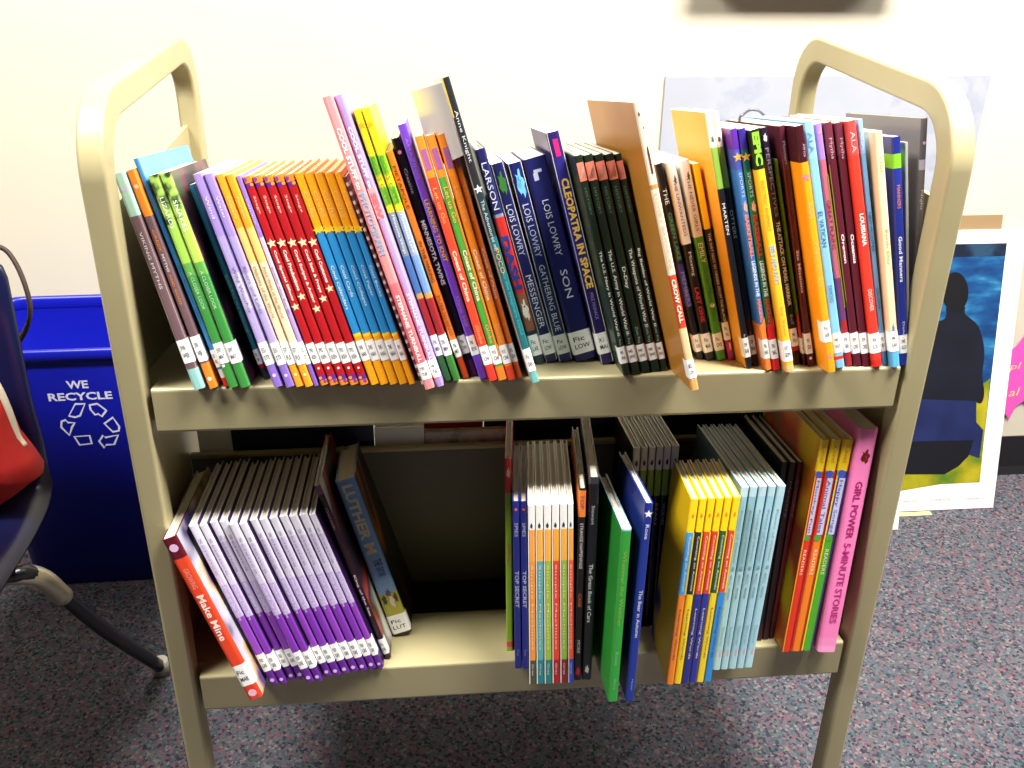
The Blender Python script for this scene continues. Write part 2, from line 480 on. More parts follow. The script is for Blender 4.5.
# --- top shelf, left to right (bottom and top of each spine as seen, then its width)
WH, NAVY = 'f4f3ef', '1b1e5a'
b(TOP, 'paperback_book', 'grey-brown paperback with pale mint ends, leftmost book on the top shelf', (200, 391), (119, 175), 13, [(.19, '9fc4b4'), (.9, '6b5358'), (1, '8fc0bd')], .19,
  [('VIKING MYTHS', .26, .52, 'd8cfd0', .3)], [('dot', 0, .05, .09, 'b9aecb', .5)], (.76, .87), lines=('398', 'WEB'))
b(TOP, 'paperback_book', 'grey-brown paperback with bright orange ends, second from the left on the top shelf', (214, 389.5), (131, 172), 13, [(.2, 'f2832c'), (.88, '6b5358'), (1, 'f2832c')], .19,
  [('GREEK', .26, .36, 'f08a3a', .35), ('MYTHS', .37, .45, 'e8e2dd', .35), ('AND GODS', .46, .6, 'f08a3a', .3)], [('dot', 0, .05, .09, 'f6c1a0', .5), ('dot', 0, .94, .97, 'f9e0c8', .5)], (.75, .87), lines=('398', 'WEB'))
b(TOP, 'picture_book', 'tall thin sky-blue book rising above the green books at the left end', (225, 387.5), (134, 160), 7, [(.92, '3f86c4'), (.96, 'd8dde2'), (1, 'c8342c')], .23,
  [('the wild weather report', .45, .7, '1d4f86', .45)], right=noise_mat([(.45, '5c9ad6'), (.55, '6ba6de'), (.62, '9fb4c8')], 9, .35), lab=(.83, .91), lines=('551', 'WIL'))
GLEAF = noise_mat([(.36, '20291c'), (.43, '33482a'), (.5, '8fb84e'), (.6, 'b4d268'), (.7, 'd9a9a0')], 55, .35, 3)
GDARK = noise_mat([(.4, '120f14'), (.52, '2c2a2e'), (.6, '6d3346'), (.7, '4c5a3a')], 15, .3, 3, seed=2)
b(TOP, 'paperback_book', 'green paperback with leafy picture top, left one of two beside the tall blue book', (234, 389), (153, 177), 11, [(.22, GLEAF), (.4, '9ecb52'), (.46, '5fa04a'), (1, '3c8a3f')], .18,
  [('LIZARDS', .1, .24, 'e9efe0', .4), ('A CLOSER LOOK', .44, .62, 'b7dcb0', .35)], [('star', -.2, .88, .9, 'ffffff')], (.78, .88), right=GLEAF, left=GLEAF, lines=('597', 'MAT'))
b(TOP, 'paperback_book', 'green paperback with dark animal picture on its cover, right one of the leafy pair', (245.5, 389), (164.5, 175), 11, [(.2, GLEAF), (.4, 'b0d45a'), (.46, '5fa04a'), (1, '3c8a3f')], .18,
  [('SNAKES', .12, .26, 'f1f4ea', .42), ('A CLOSER LOOK', .44, .62, 'b7dcb0', .35)], [('star', .1, .86, .88, 'ffffff')], (.78, .88), right=GDARK, left=GLEAF, lines=('597', 'MAT'))
b(TOP, 'paperback_book', 'thin dark teal paperback with a red foot, wedged left of the lilac books', (266, 380), (191, 186), 5, [(.86, '1f6a7c'), (.94, 'b02136'), (1, '22343c')], .18,
  [('EARTH IN SPACE', .45, .75, '7fb7c0', .5)], (), (.84, .92), lines=('525', 'EAR'))
LIL, LIL2 = '9d86cf', 'b6a7db'
for i, (xb, xt, nm, k) in enumerate([(279, 197.5, 'leftmost', 0), (290.5, 208, 'second', 0)]):
    b(TOP, 'paperback_book', ['lilac paperback fading to pale, with yellow sliver behind it, first of three lilac ones', 'lilac paperback fading to pale, just left of the two orange-and-cream books'][i], (xb, 388.5), (xt, 175.5), 10.5,
      [(.28, LIL), (.45, 'a898d2'), (.62, 'c4bade'), (.78, 'b0a0d4'), (1, '8a6cc6')], .19,
      [(['Wind', 'Water'][i], .1, .2, 'e6dcf4', .32), (['Wild Weather', 'Rivers and Lakes'][i], .42, .64, '6b5aa0', .4)], [('dot', 0, .93, .955, 'd9cbf2', .4)], (.78, .89), lines=('551', 'STE'))
for i, (xb, xt) in enumerate([(300, 219.5), (309.5, 229.5)]):
    b(TOP, 'paperback_book', ['orange paperback fading to cream, left one of two beside the red books', 'orange paperback fading to cream, right one of the two cream-bodied books'][i], (xb, 388), (xt, 176), 9.8,
      [(.24, 'f5a12c'), (.4, 'f4c272'), (.62, 'e6d2aa'), (.8, 'f4ddb4'), (1, 'f5a12c')], .19,
      [(['Desert', 'Forest'][i], .1, .2, 'f6cf90', .34), (['Habitats', 'Food Webs'][i] + ' of the World', .42, .66, '8a6a5a', .4)], [('dot', 0, .93, .95, 'fbe0b0', .4)], (.78, .89), lines=('577', 'FLE'))
b(TOP, 'paperback_book', 'thin lilac paperback squeezed between cream and red books', (316.5, 387), (238, 177), 7, [(.28, '8f74c6'), (.62, 'c3b5dd'), (.8, 'a992d2'), (1, '7c5cbc')], .19,
  [('Volcano', .1, .22, 'e6dcf4', .32), ('Inside the Earth', .42, .64, '6b5aa0', .42)], (), (.78, .89), lines=('551', 'STE'))
ordn = ['leftmost', 'second from left', 'middle one', 'fourth from left', 'rightmost']
for i, s in enumerate(['Cool Special Effects', 'Cool Productions', 'Cool Scripts & Acting', 'Cool Sets & Props', 'Cool Costumes']):
    xb = 324.5 + i * 10.1; xt = 246 + i * 10.7
    b(TOP, 'hardcover_book', 'thin red book with cream stars, %s of the five red ones' % ordn[i], (xb, 386.5 - .1 * i), (xt, 178 - .4 * i), 10.2,
      [(.03, 'e8862c'), (.05, '6a2a8c'), (.95, 'b01b22'), (.975, '6a2a8c'), (1, 'e8862c')], .195,
      [('ABDO'[:0] or 'Stage', .09, .17, 'f0d9c4', .35), (s, .34, .34 + .012 * len(s), 'fbeee0', .42, 0, .03)],
      [('star', 0, .285, .33, 'f6dfae'), ('star', 0, .35 + .012 * len(s), .39 + .012 * len(s), 'f6dfae'), ('dot', -.25, .0, .025, '7a3fa0', .4), ('dot', .25, .03, .05, 'f09a30', .4), ('dot', -.2, .95, .975, 'f09a30', .4), ('dot', .2, .97, .995, '7a3fa0', .4), ('dot', 0, .905, .925, 'f7e6e0', .3)],
      (.79, .89), hard=True, group='red theatre craft books on the top shelf', lines=('792', 'KEN'))
for i, s in enumerate(['Cool Calendars', 'Cool Cards', 'Cool Collages', 'Cool Paper', 'Cool Books']):
    xb = 375 + i * 9.6; xt = 298 + i * 10.2
    b(TOP, 'hardcover_book', 'thin blue book with orange-yellow ends, %s of the five blue ones' % ordn[i], (xb, 386 - .2 * i), (xt, 175 - .2 * i), 9.8,
      [(.245, 'f6a81e'), (.265, 'fbd23a'), (.745, '2f8fd0'), (.76, 'fbd23a'), (1, 'f6a81e')], .195,
      [('Crafts', .08, .2, 'f8cf86', .4), (s, .42, .42 + .015 * len(s), 'cfe6f6', .42, 0, .02)], [('star', -.2, .235, .275, 'fbd23a'), ('star', .25, .235, .275, 'fbd23a')],
      (.78, .88), hard=True, group='blue and yellow craft books on the top shelf', lines=('745', 'HAN'))
b(TOP, 'spiral_bound_book', 'very thin brown and white striped book left of the tall pink book', (421, 385), (343, 178), 5.5, [(v, c) for k in range(24) for v, c in (((k + .6) / 24, '5d3a40'), ((k + 1) / 24, 'cdbfc0'))], .19, lab=None)
b(TOP, 'hardcover_book', 'tall salmon-pink book with white lettering, left of a matching lavender one', (430, 390.5), (327, 98.5), 12.5, [(.3, 'ef8f92'), (.62, 'ee8a8c'), (.94, 'ee6a74'), (1, 'f08a90')], .22,
  [('COOL STUFF to', .1, .3, 'fff2f0', .5, 0, .03), ('PHOTOGRAPH', .31, .52, '86a9c6', .7, 0, .03), ('STEPHANIE TURNBULL', .66, .9, 'fbe8e4', .45, 0, .03)], (), (.905, .965), hard=True, lines=('770', 'TUR'))
b(TOP, 'hardcover_book', 'tall pale lavender book with white lettering, right of the salmon-pink one', (441, 388), (339, 97), 11.5, [(.3, '9e8cca'), (.94, 'ab9cd2'), (1, 'a890d2')], .22,
  [('COOL STUFF to', .1, .3, 'fbf6ff', .5, 0, .03), ('SEW', .315, .4, 'ea6a78', .75, 0, .05), ('STEPHANIE TURNBULL', .66, .9, 'f3edfb', .45, 0, .03)], [('rect', 0, .3, .4, 'efa0a8', .95)], (.9, .965), hard=True, lines=('646', 'TUR'))
for i, (xb, xt, yb, yt) in enumerate([(447.5, 355.5, 382, 111), (457.5, 366, 382, 109.5)]):
    b(TOP, 'hardcover_book', ['yellow-topped book with green checks, left one of two beside the lavender book', 'yellow-topped book with green checks, right one of two beside the orange book'][i], (xb, yb), (xt, yt), 10.3,
      [(.16, 'f4df1e'), (.225, '84c22c'), (.27, 'e6d820'), (.335, '8ac52e'), (.36, 'f1de20'), (.52, ['84949a', 'a0b2c6'][i]), (.66, ['4a74a8', '7aa0cc'][i]), (.68, 'd0a050'), (.88, ['a4262c', '9c2a2a'][i]), (1, ['2c5a30', '3c7a34'][i])], .2,
      [('DOGS CATS', .165, .33, '5a9a20', .55), (['Minnesota Vikings', 'Minnesota Lynx'][i], .37, .51, 'f4f6f8', .5)], [('rect', -.22, .17, .225, '5c9e22', .3), ('rect', .22, .275, .33, '5c9e22', .3), ('star', 0, .04, .07, 'e0a818')], (.82, .9), hard=True, lines=('796', 'MIN'))
b(TOP, 'paperback_book', 'orange paperback with black lettering between green-checked and black books', (465.5, 379.5), (388.5, 153), 9.5, [(.9, 'ee7f28'), (1, 'b8401e')], .19,
  [('METAPOLE', .06, .24, '5a2a12', .55), ('IN THE MAKING', .38, .56, '4a2210', .55), ('PUBLISHING', .62, .8, '7a5a40', .5)], (), (.82, .9), lines=('796', 'MET'))
b(TOP, 'paperback_book', 'thin black paperback with white lettering left of the purple spine', (474, 377), (395, 140), 9.5, [(.93, '17121a'), (1, '54204e')], .19,
  [('Creative', .12, .22, 'd8d4dc', .4), ('MINNESOTA TWINS', .33, .6, 'f2f0f4', .62, 0, .03)], [('dot', 0, .04, .07, 'e79ac8', .5)], (.82, .9), lines=('796', 'TWI'))
b(TOP, 'paperback_book', 'bright purple paperback with yellow lettering left of the orange stack', (483.5, 380), (401.5, 126), 9.8, [(1, '6b3fb8')], .2,
  [('AMAZING', .05, .2, '9c7ad8', .4), ('LEARNING TO KNIT', .28, .52, 'd9b04a', .6, 0, .02), ('Dana Hill', .66, .78, 'a88ad8', .45)], (), (.82, .9), lines=('746', 'KNI'))
for i, (xb, yb, xt, c1, c2, s) in enumerate([(493, 382, 418.5, 'e8452c', 'd83a30', 'Let us Go'), (503, 381.5, 430, '4e9c3a', 'e0802c', 'Let us Go'), (512.5, 381, 441, 'f08222', 'd8442c', 'Let us See'), (520.5, 379, 450, 'ee7a24', 'e0642c', 'Let us See')]):
    b(TOP, 'paperback_book', ['orange-topped paperback with red body, first of the orange four', 'orange-topped paperback with green stripe, second of the orange four', 'plain orange paperback, third of the orange four', 'thin orange paperback touching the tall black-and-teal book'][i], (xb, yb), (xt, 138 - i), 9.6,
      [(.16, 'f28a2a'), (.94, c1), (1, c2)], .15, [(s, .2, .34, 'f6b25a', .5), ('Coast of China', .45, .66, 'f8d8c0', .5, 0, .03), ('Globe', .76, .84, 'f3b070', .4)], [('rect', .05, .05, .13, '9c5a98', .6)] + ([('rect', .4, .15, .9, 'f08a2a', .2)] if i == 1 else []), (.85, .93), left='f08a2c', right='f08a2c', lines=('915', 'CHI'))
b(TOP, 'hardcover_book', 'very tall dark book, black at top and teal at foot, rising above its neighbours', (531, 384), (440, 79), 11.5, [(.35, '26282c'), (.5, '27393e'), (.9, '24666c'), (1, '6fb5b0')], .16,
  [('Anne Knight', .1, .26, 'c8ccd0', .6), ('The Adventures of', .38, .54, 'b8d0d2', .5), ('POCO', .54, .62, 'e0a040', .6), ('to the Imaginary Island', .62, .83, '4ab0b4', .5)], [('rect', -.42, .0, .12, 'c8a838', .14), ('star', 0, .33, .36, 'dfe8ea')], (.88, .96), left=noise_mat([(.3, 'b7b5ae'), (.7, 'd9d7cf')], 8, .3), hard=True, yaw=1.5, flap=True, lines=('Fic', 'SAN'))
b(TOP, 'hardcover_book', 'navy and red hardcover with blue DASH lettering and a white puppy', (540, 365), (480, 151), 11, [(.29, '23265c'), (.305, '8a8fa8'), (.66, 'cf2f2c'), (.84, '8c5a44'), (1, '24343c')], .145,
  [('LARSON', .06, .27, 'd5d7e4', .6), ('DASH', .39, .64, '2a3a86', .85, 0, .05)], [('blob', .05, .68, .8, 'efe6d6', .8), ('dot', .05, .715, .73, '2a1c18', .2)], (.86, .96), left='2a4a50', hard=True, lines=('Fic', 'LAR'))
b(TOP, 'paperback_book', 'navy paperback titled MESSENGER with a green leaf mark at the top', (552, 363.5), (497, 165.5), 14, [(1, '1d2058')], .14,
  [('LOIS LOWRY', .2, .45, 'c6cadb', .5), ('MESSENGER', .55, .82, 'dfe2ec', .5)], [('blob', 0, .03, .16, '3d7a34', .7)], (.855, .96), lines=('Fic', 'LOW'))
b(TOP, 'paperback_book', 'navy paperback titled GATHERING BLUE with a light blue swirl', (566, 363), (514.5, 165), 15, [(1, '1c2160')], .14,
  [('LOIS LOWRY', .2, .46, 'c6cadb', .5), ('GATHERING BLUE', .5, .84, 'dfe2ec', .45)], [('blob', .05, .02, .18, '6fc0ec', .7), ('blob', -.05, .06, .13, '1c2160', .35)], (.86, .96), lines=('Fic', 'LOW'))
b(TOP, 'hardcover_book', 'thick navy hardcover titled SON beside the yellow-lettered comic', (586, 362.5), (534, 161), 24, [(1, '1e2058')], .145,
  [('LOIS LOWRY', .2, .47, 'c6cadb', .32), ('SON', .54, .68, 'e4e6f0', .34)], [('rect', -.12, .07, .105, 'b0b2cc', .2), ('rect', .0, .055, .07, 'b0b2cc', .35)], (.85, .965), hard=True, lines=('Fic', 'LOW'))
b(TOP, 'paperback_book', 'indigo comic paperback with bold yellow lettering and a pink bar at the top', (609, 365), (554, 134), 16.5, [(.1, '2b1c5e'), (.55, '2a2672'), (1, '231b52')], .155,
  [('CLEOPATRA IN SPACE', .19, .66, 'f0c55a', .62, .02, .04), ('MIKE MAIHACK', .68, .8, 'a48fd0', .28)], [('rect', .02, .03, .1, 'd8246c', .35), ('rect', -.44, .28, .8, 'cfc6e6', .06)], (.86, .955), lines=('741.5', 'MAI'))
for i, s in enumerate(['The U.S. Navy in World War II', 'The U.S. Army in World War II', 'D-Day', 'The Weapons of World War II', 'Big Battles of World War II']):
    xb, yb, xt = 626 + i * 9.9, 376 - i * 1.2, 577 + i * 10.5
    b(TOP, 'hardcover_book', 'dark green war history book with salmon flash at top, %s of the five' % ordn[i], (xb, yb), (xt, 157 - .4 * i), 10.8,
      [(.03, '1c2a1e'), (1, '1b2b20')], .19, [('HISTORY', .14, .26, '6a8270', .3), (s, .42 if i != 2 else .5, .42 + .0135 * len(s) if i != 2 else .6, 'e2e8e0', .5, 0, .02), ('Zeta Ray', .78, .86, '9ab0a0', .4)],
      [('rect', 0, .03, .11, 'e8806a', .9), ('tri', 0, .04, .1, 'f2b0a0', .7)], (.865, .945), hard=True, group='dark green war history books on the top shelf', lines=('940', 'WWI'))
TANC = noise_mat([(.25, 'a86a22'), (.5, 'bd8032'), (.75, 'c98f42')], 5, .35, 2)
b(TOP, 'picture_book', 'large tan picture book pulled forward with red CROW CALL panel on its cream spine', (694, 391.5), (635.5, 103), 11.5, [(.27, 'd9ccb6'), (.285, 'c08c52'), (.58, 'dccdb2'), (.77, 'c8452c'), (.96, 'e2bf90'), (1, 'd9a05e')], .245,
  [('LOWRY', .3, .4, 'd8a890', .5), ('IBATOULLINE', .41, .56, 'd8a890', .5), ('CROW CALL', .595, .75, 'f6e2c8', .6, 0, .03)], [('blob', -.1, .03, .05, '33302c', .25), ('blob', .1, .08, .09, '33302c', .2), ('rect', .1, .16, .235, '5c2a2a', .25), ('blob', .1, .14, .17, '2c2622', .25)], (.885, .955), left=TANC, right=TANC, hard=True, yaw=1.2, lines=('E', 'LOW'))
b(TOP, 'paperback_book', 'thin black paperback with green and purple lettering, half hidden behind the tan picture book', (701, 360), (659, 165), 7.5, [(.1, '17171a'), (.5, '1a1c20'), (.72, '3a2f6c'), (1, '1c1a20')], .15,
  [('THE', .12, .2, 'e4e8e4', .6), ('GREEN LAKE', .24, .48, '5a8a5a', .6, 0, .02), ('MEMBERS', .54, .72, '8a86c8', .6)], (), (.87, .96), lines=('Fic', 'GRE'))
b(TOP, 'paperback_book', 'black paperback with tall white top panel and red word, left of the green one', (710.5, 361), (670.5, 164), 9.8, [(.4, 'e9e8e6'), (1, '1a171a')], .15,
  [('THE UNWANTEDS', .08, .36, '6a6a6c', .35), ('Missing', .44, .56, 'd8d8d8', .5), ('LAST ONE', .62, .8, 'c8323a', .5, 0, .03)], [('blob', .1, .06, .11, '3a4a3a', .3)], (.86, .96), lines=('Fic', 'MAR'))
b(TOP, 'paperback_book', 'grass-green paperback with tall white top panel and a daisy mark', (722, 361), (684.5, 162), 9.8, [(.37, 'e9e8e6'), (1, '4e9a34')], .15,
  [('THE NEVER GIRLS', .08, .34, '6a6a6c', .35), ('EMILY', .4, .5, 'eaf4e0', .55), ('Green Thumb Fairy', .52, .8, '2f6a24', .45)], [('blob', .1, .05, .1, '3a5a3a', .3), ('dot', .05, .7, .73, 'f2f0e0', .5)], (.86, .95), lines=('Fic', 'DIS'))
b(TOP, 'paperback_book', 'black paperback with yellow top and magenta foot beside the tall gold book', (733, 360.5), (697.5, 165), 9.5, [(.32, 'f3bd1c'), (.9, '1a1718'), (1, 'b5206c')], .15,
  [('THE DAY NOT IN ORDER FROM THE BLACK', .34, .8, 'e4e0da', .42)], [('rect', .1, .91, .95, 'f3d0e0', .25), ('blob', .1, .955, .985, '7a60c8', .5)], (.8, .895), lines=('Fic', 'SAL'))
GOLD = noise_mat([(.3, 'e8ac34'), (.7, 'efb548')], 4, .4)
for i, (xb, xt, yb) in enumerate([(747.5, 706, 369), (757, 716.5, 366)]):
    b(TOP, 'hardcover_book', ['tall black book with white and lime top and gold cover facing left', 'tall black book with white and lime top, right of the gold-covered one'][i], (xb, yb), (xt, 113), 9.8,
      [(.13, 'f2f1ef'), (.285, '86b04a'), (1, '1b1c24')], .145, [(['MARTEN', 'OTTERS'][i], .34 + .03 * i, .46 + .02 * i, 'dde0e2', .5), ('North', .86, .885, 'cfd2d4', .3)], [('blob', -.05, .085, .115, '55555a', .5)], (.875, .955), left=GOLD, right='e9b548', hard=True, yaw=0.4, lines=('599', 'BAB'))
for i, (xb, xt, cc, top_, acc, c_end, s) in enumerate([(767.5, 732, '3a78c4', '5a2ca0', 'f0885a', 'f08a3a', 'BASKETBALL'), (777.5, 742.5, '1f6a3a', '3a2a90', 'd03a34', 'd8262c', 'BASEBALL')]):
    b(TOP, 'hardcover_book', ['blue sports book with violet top and orange foot, orange and white lettering', 'green sports book with violet top and bright red foot'][i], (xb, 371), (xt, 130), 10.5,
      [(.08, top_), (.16, ['4a58b8', '1f5a58'][i]), (.8, cc), (1, c_end)], .2, [('SPORTS', .17, .27, 'd4dcf0', .45), (s, .34, .52, acc, .62, 0, .04), ('LEGENDS IN THE', .53, .68, 'e6eef8', .6, 0, .03), ('MAKING', .69, .79, acc, .6, 0, .04)],
      [('star', 0, .09, .13, 'e8b050'), ('blob', .05, .28, .335, 'f0a48a', .7), ('tri', 0, .77, .82, c_end, 1.0)], (.865, .95), hard=True, lines=('796', ['BAS', 'BAL'][i]))
b(TOP, 'paperback_book', 'yellow paperback with black top bearing lime EPIC lettering', (789.5, 373), (753.5, 131), 11.5, [(.155, '1c2a18'), (.97, 'f0b42c'), (1, 'd8b070')], .17,
  [('EPIC', .01, .14, '8cc83a', .85, 0, .06), ('ELECTRIC ANIMALS', .2, .4, 'a87a2a', .4), ('EELS AND RAYS', .46, .62, '8fb4c8', .6, 0, .03), ('by Sam', .72, .84, '8a8a4a', .4)], (), (.865, .955), lines=('597', 'EPI'))
b(TOP, 'hardcover_book', 'black book with white lettering about PEARL HARBOR and a red foot', (799, 365), (764.5, 129), 9.5, [(.4, '241a2c'), (.86, '171a22'), (.94, 'b8242c'), (1, '3a1418')], .19,
  [('PERSPECTIVES', .08, .36, '9a92a8', .5), ('THE ATTACK ON PEARL HARBOR', .38, .74, 'd8dce0', .55, 0, .03), ('Bell', .78, .82, 'a0a4a8', .4)], [('blob', .0, .02, .06, 'c8c4d4', .6)], (.84, .92), hard=True, lines=('940', 'PEA'))
b(TOP, 'hardcover_book', 'slim olive-green book squeezed between black and maroon books', (804.5, 366), (776, 160), 4, [(.74, '4e7222'), (.9, 'a8382c'), (1, '5c2018')], .19, lab=(.86, .94), hard=True, lines=('910', 'SIX'))
MAR = '4c1624'
b(TOP, 'hardcover_book', 'dark maroon book left of the orange spine, white lettering', (811.5, 367), (781.5, 127), 11, [(.17, '55202e'), (1, MAR)], .19,
  [('Monsters', .06, .15, 'c8b4bc', .5), ('Six Missions', .5, .68, 'e2d2d6', .5, 0, .02)], [('dot', 0, .95, .98, 'f0f0f0', .5)], (.855, .945), hard=True, lines=('910', 'SIX'))
b(TOP, 'paperback_book', 'orange-spined book with dark maroon top, sticking out past its neighbours', (827, 373.5), (794, 127), 12.5, [(.14, '40141f'), (1, 'f39a1c')], .19,
  [('Africa', .07, .12, 'b09aa4', .35, .2), ('Rivers', .3, .36, 'f6b4a0', .4), ('Fire in the Sky', .46, .64, 'f7ae88', .4)], [('star', -.05, .18, .215, 'f0708c'), ('star', -.05, .92, .945, 'f27aa0')], (.78, .87), lines=('916', 'AFR'))
b(TOP, 'hardcover_book', 'sky-blue book right of the orange spine', (840.5, 369), (808, 123), 10.5, [(.14, '8ec6ee'), (.95, '7cbcea'), (.965, 'c8342c'), (1, '7cbcea')], .19,
  [('ALA', .04, .12, '6a8ac0', .5), ('EL VATICAN', .35, .49, '2f5a86', .5), ('FAMOSO', .65, .72, '4a7aa8', .45)], (), (.85, .935), hard=True, lines=('945', 'VAT'))
b(TOP, 'hardcover_book', 'thin dusty-rose book with lilac top between sky-blue and maroon books', (849.5, 367), (818, 125), 7.5, [(.14, 'a27ab4'), (.62, 'b86070'), (.8, '6a3a6a'), (1, 'a02a34')], .19,
  [('GREAT PLAINS', .3, .5, '7a2038', .5)], [('tri', .1, .0, .04, 'e88ab0', .6), ('rect', .42, .2, .75, '8a8a24', .14)], (.855, .94), hard=True, lines=('978', 'GRE'))
for i, (xb, xt, s) in enumerate([(858, 828, 'Oregon'), (867, 839, 'Oceanus')]):
    b(TOP, 'hardcover_book', ['maroon book titled Oregon, left one of the two maroon spines beside the red book', 'maroon book titled Oceanus, touching the bright red book'][i], (xb, 367), (xt, 124), 9.3, [(.12, '6a2c3c'), (1, '571c2a')], .19,
      [('Myths', .06, .14, 'c0a4ac', .5), (s, .44, .56, 'e8d8dc', .5, 0, .03)], [('rect', -.46, .16, .72, '7c7a20', .08)] if i == 0 else [], (.855, .945), hard=True, lines=('979', 'ORE'))
b(TOP, 'hardcover_book', 'bright red book between maroon and pale blue spines', (877.5, 368), (850.5, 122.5), 11, [(.13, 'd84a44'), (.97, 'e03a2c'), (1, 'c82a22')], .19,
  [('ALA', .04, .12, 'e8b0b8', .5), ('LOUISIANA', .36, .49, 'fbeae4', .5, 0, .03), ('DISCOVER', .67, .76, 'f8d8d0', .45)], (), (.855, .94), hard=True, lines=('976', 'LOU'))
b(TOP, 'hardcover_book', 'pale blue book between the bright red and wood-cream spines', (886, 366), (861, 120.5), 8, [(.13, '8cb4e4'), (1, '6fa6d4')], .19,
  [('ALA', .04, .12, 'b8cdf0', .5), ('NEW FRONTIER', .36, .52, '2f5a86', .5), ('DISCOVER', .67, .76, '3a6a96', .45)], (), (.86, .94), hard=True, lines=('973', 'NEW'))
WOOD = noise_mat([(.3, 'e8c690'), (.5, 'f1d9ae'), (.7, 'e2b878')], 14, .4, 3, 0, (1, 1, .35))
b(TOP, 'paperback_book', 'cream wood-patterned book with a light blue foot, shorter than the red one', (895, 368), (877, 133), 11.5, [(.89, WOOD), (1, '5aa8d4')], .17,
  [('Owl', .1, .16, 'a8844a', .3), ('Earth Day', .4, .55, 'b08a52', .4)], [('blob', 0, .8, .86, '5c7ab0', .4)], (.84, .93), lines=('394', 'EAR'))
b(TOP, 'hardcover_book', 'royal blue book with a lime band titled Good Manners, near the right end', (904.5, 366), (896.5, 138), 9.5, [(.07, '1f2a80'), (.13, '7cc42c'), (1, '232f8c')], .17,
  [('MANNERS', .2, .3, 'e0863a', .4), ('Good Manners', .42, .62, 'e4e8f6', .45, 0, .02), ('Capstone'[:0] or 'Dandy', .8, .88, 'c0c8e8', .35)], (), (.86, .945), hard=True, lines=('395', 'GOO'))
b(TOP, 'paperback_book', 'pale grey thin book leaning beside the dark grey one', (908.5, 364), (906.5, 143), 3.2, [(.88, 'a9aaac'), (1, 'c9b8d8')], .16, lab=(.85, .95), lines=('E', 'GRA'))
b(TOP, 'hardcover_book', 'tall dark grey book at the far right end of the top shelf', (913.5, 363), (925, 119), 6.5, [(.16, '5c5456'), (.2, 'b0a8b4'), (1, '6e6664')], .2,
  [('Night', .28, .36, 'd4d0d0', .5)], [('dot', .05, .08, .11, 'c8a8cc', .5)], (.9, .96), left=noise_mat([(.4, '7c7674'), (.6, '8a8482')], 6, .3), hard=True, lines=('E', 'NIG'))

# --- lower shelf, left to right
RPIC = noise_mat([(.34, '2c2a4a'), (.42, '6a4a8c'), (.48, 'c9a860'), (.54, 'cfc8d6'), (.64, 'a8a4b4'), (.7, '3c3560')], 13, .35, 2, seed=5)
b(LOW, 'hardcover_book', 'red-orange book with maroon top, leftmost book on the lower shelf', (256, 701), (169, 541), 15.5, [(.12, '5c1220'), (.9, 'e04424'), (.92, 'e04424'), (1, 'd83a24')], .19,
  [('GROWING', .18, .3, 'f0a088', .4), ('Make Mine', .34, .62, 'fbe4da', .55, 0, .02)], [('dot', 0, .03, .085, 'd8b8dc', .6), ('dot', 0, .94, .98, 'f0b8c8', .6)], (.78, .91), right=RPIC, hard=True, lines=('Fic', 'MAK'))
nth = ['first', 'second', 'third', 'fourth', 'fifth', 'sixth', 'seventh', 'eighth', 'ninth', 'tenth', 'eleventh', 'twelfth', 'last']
VIO = [5, 0, 3, 2, 0, -6, 5, 1, 4, 2, 0, 3, 1]
for i in range(13):
    xb = 275 + i * 8.9; xt = 193 + i * 10.0; dy = [0, 0, -3, -3, 1, 1, -3, -3, -4, -5, -5, -6, -6][i]
    b(LOW, 'hardcover_book', '%s from the left of thirteen white-and-purple series books' % nth[i], (xb, 686 + dy - i * .9), (xt, 527 + dy * .8 - i * .55), 9.9,
      [(.12, 'ded9e8'), (.36, 'cdc3de'), (.56, 'bba9d6'), (.8, '7a33a8' if i % 3 else '8a3fb4'), (1, '5c2288')], .18,
      [('Science', .08, .3, '8f80b4', .3), ('Great Minds of Our Time', .3, .58, 'ece4f4', .4)], [('dot', 0, .955, .985, 'd3b4e8', .55)], (.8, .91), left='2c1546', right='2c1546', hard=True, group='white and purple series books on the lower shelf', lines=('920', 'GRE'))
b(LOW, 'hardcover_book', 'dark plum book just right of the thirteen purple ones', (384, 660), (312.5, 487), 11.5, [(.05, '7a3a5c'), (1, '2c1220')], .2,
  [('Gareth', .12, .24, 'b88a9c', .4), ('King of the Sea', .5, .74, 'e8d4dc', .5, 0, .02)], (), (.88, .97), right=noise_mat([(.4, '28141c'), (.52, 'b8442c'), (.56, '28141c'), (.62, 'd4cfca')], 8, .3, 1, seed=3), hard=True, lines=('Fic', 'KIN'))
b(LOW, 'hardcover_book', 'thick light blue hardcover novel leaning beside the gap on the lower shelf', (402, 637), (344, 483), 22, [(.63, '6e9ad0'), (.72, '7aa0c8'), (.87, 'a8a436'), (1, '1c1a1c')], .19,
  [('THE', .5, .54, '23408c', .45, .1, .03), ('CRAZY CHASE', .55, .61, '23408c', .4, .1, .02), ('LUTHER M', .03, .46, 'dad0b4', .6, .0, .04)], [('blob', .1, .72, .83, 'd8c8b8', .3), ('blob', .05, .69, .75, '5a4a78', .35), ('blob', -.25, .72, .8, '33402a', .3), ('blob', .35, .72, .8, '4a3028', .25)], (.865, .985), left='15161c', right=noise_mat([(.5, '14130f'), (.58, '2a2416'), (.64, 'c8702c'), (.68, '1a1612'), (.78, '4a4a4e')], 9, .3, 1, 0, (1, 1, .5), 4), hard=True, lines=('Fic', 'LUT'))
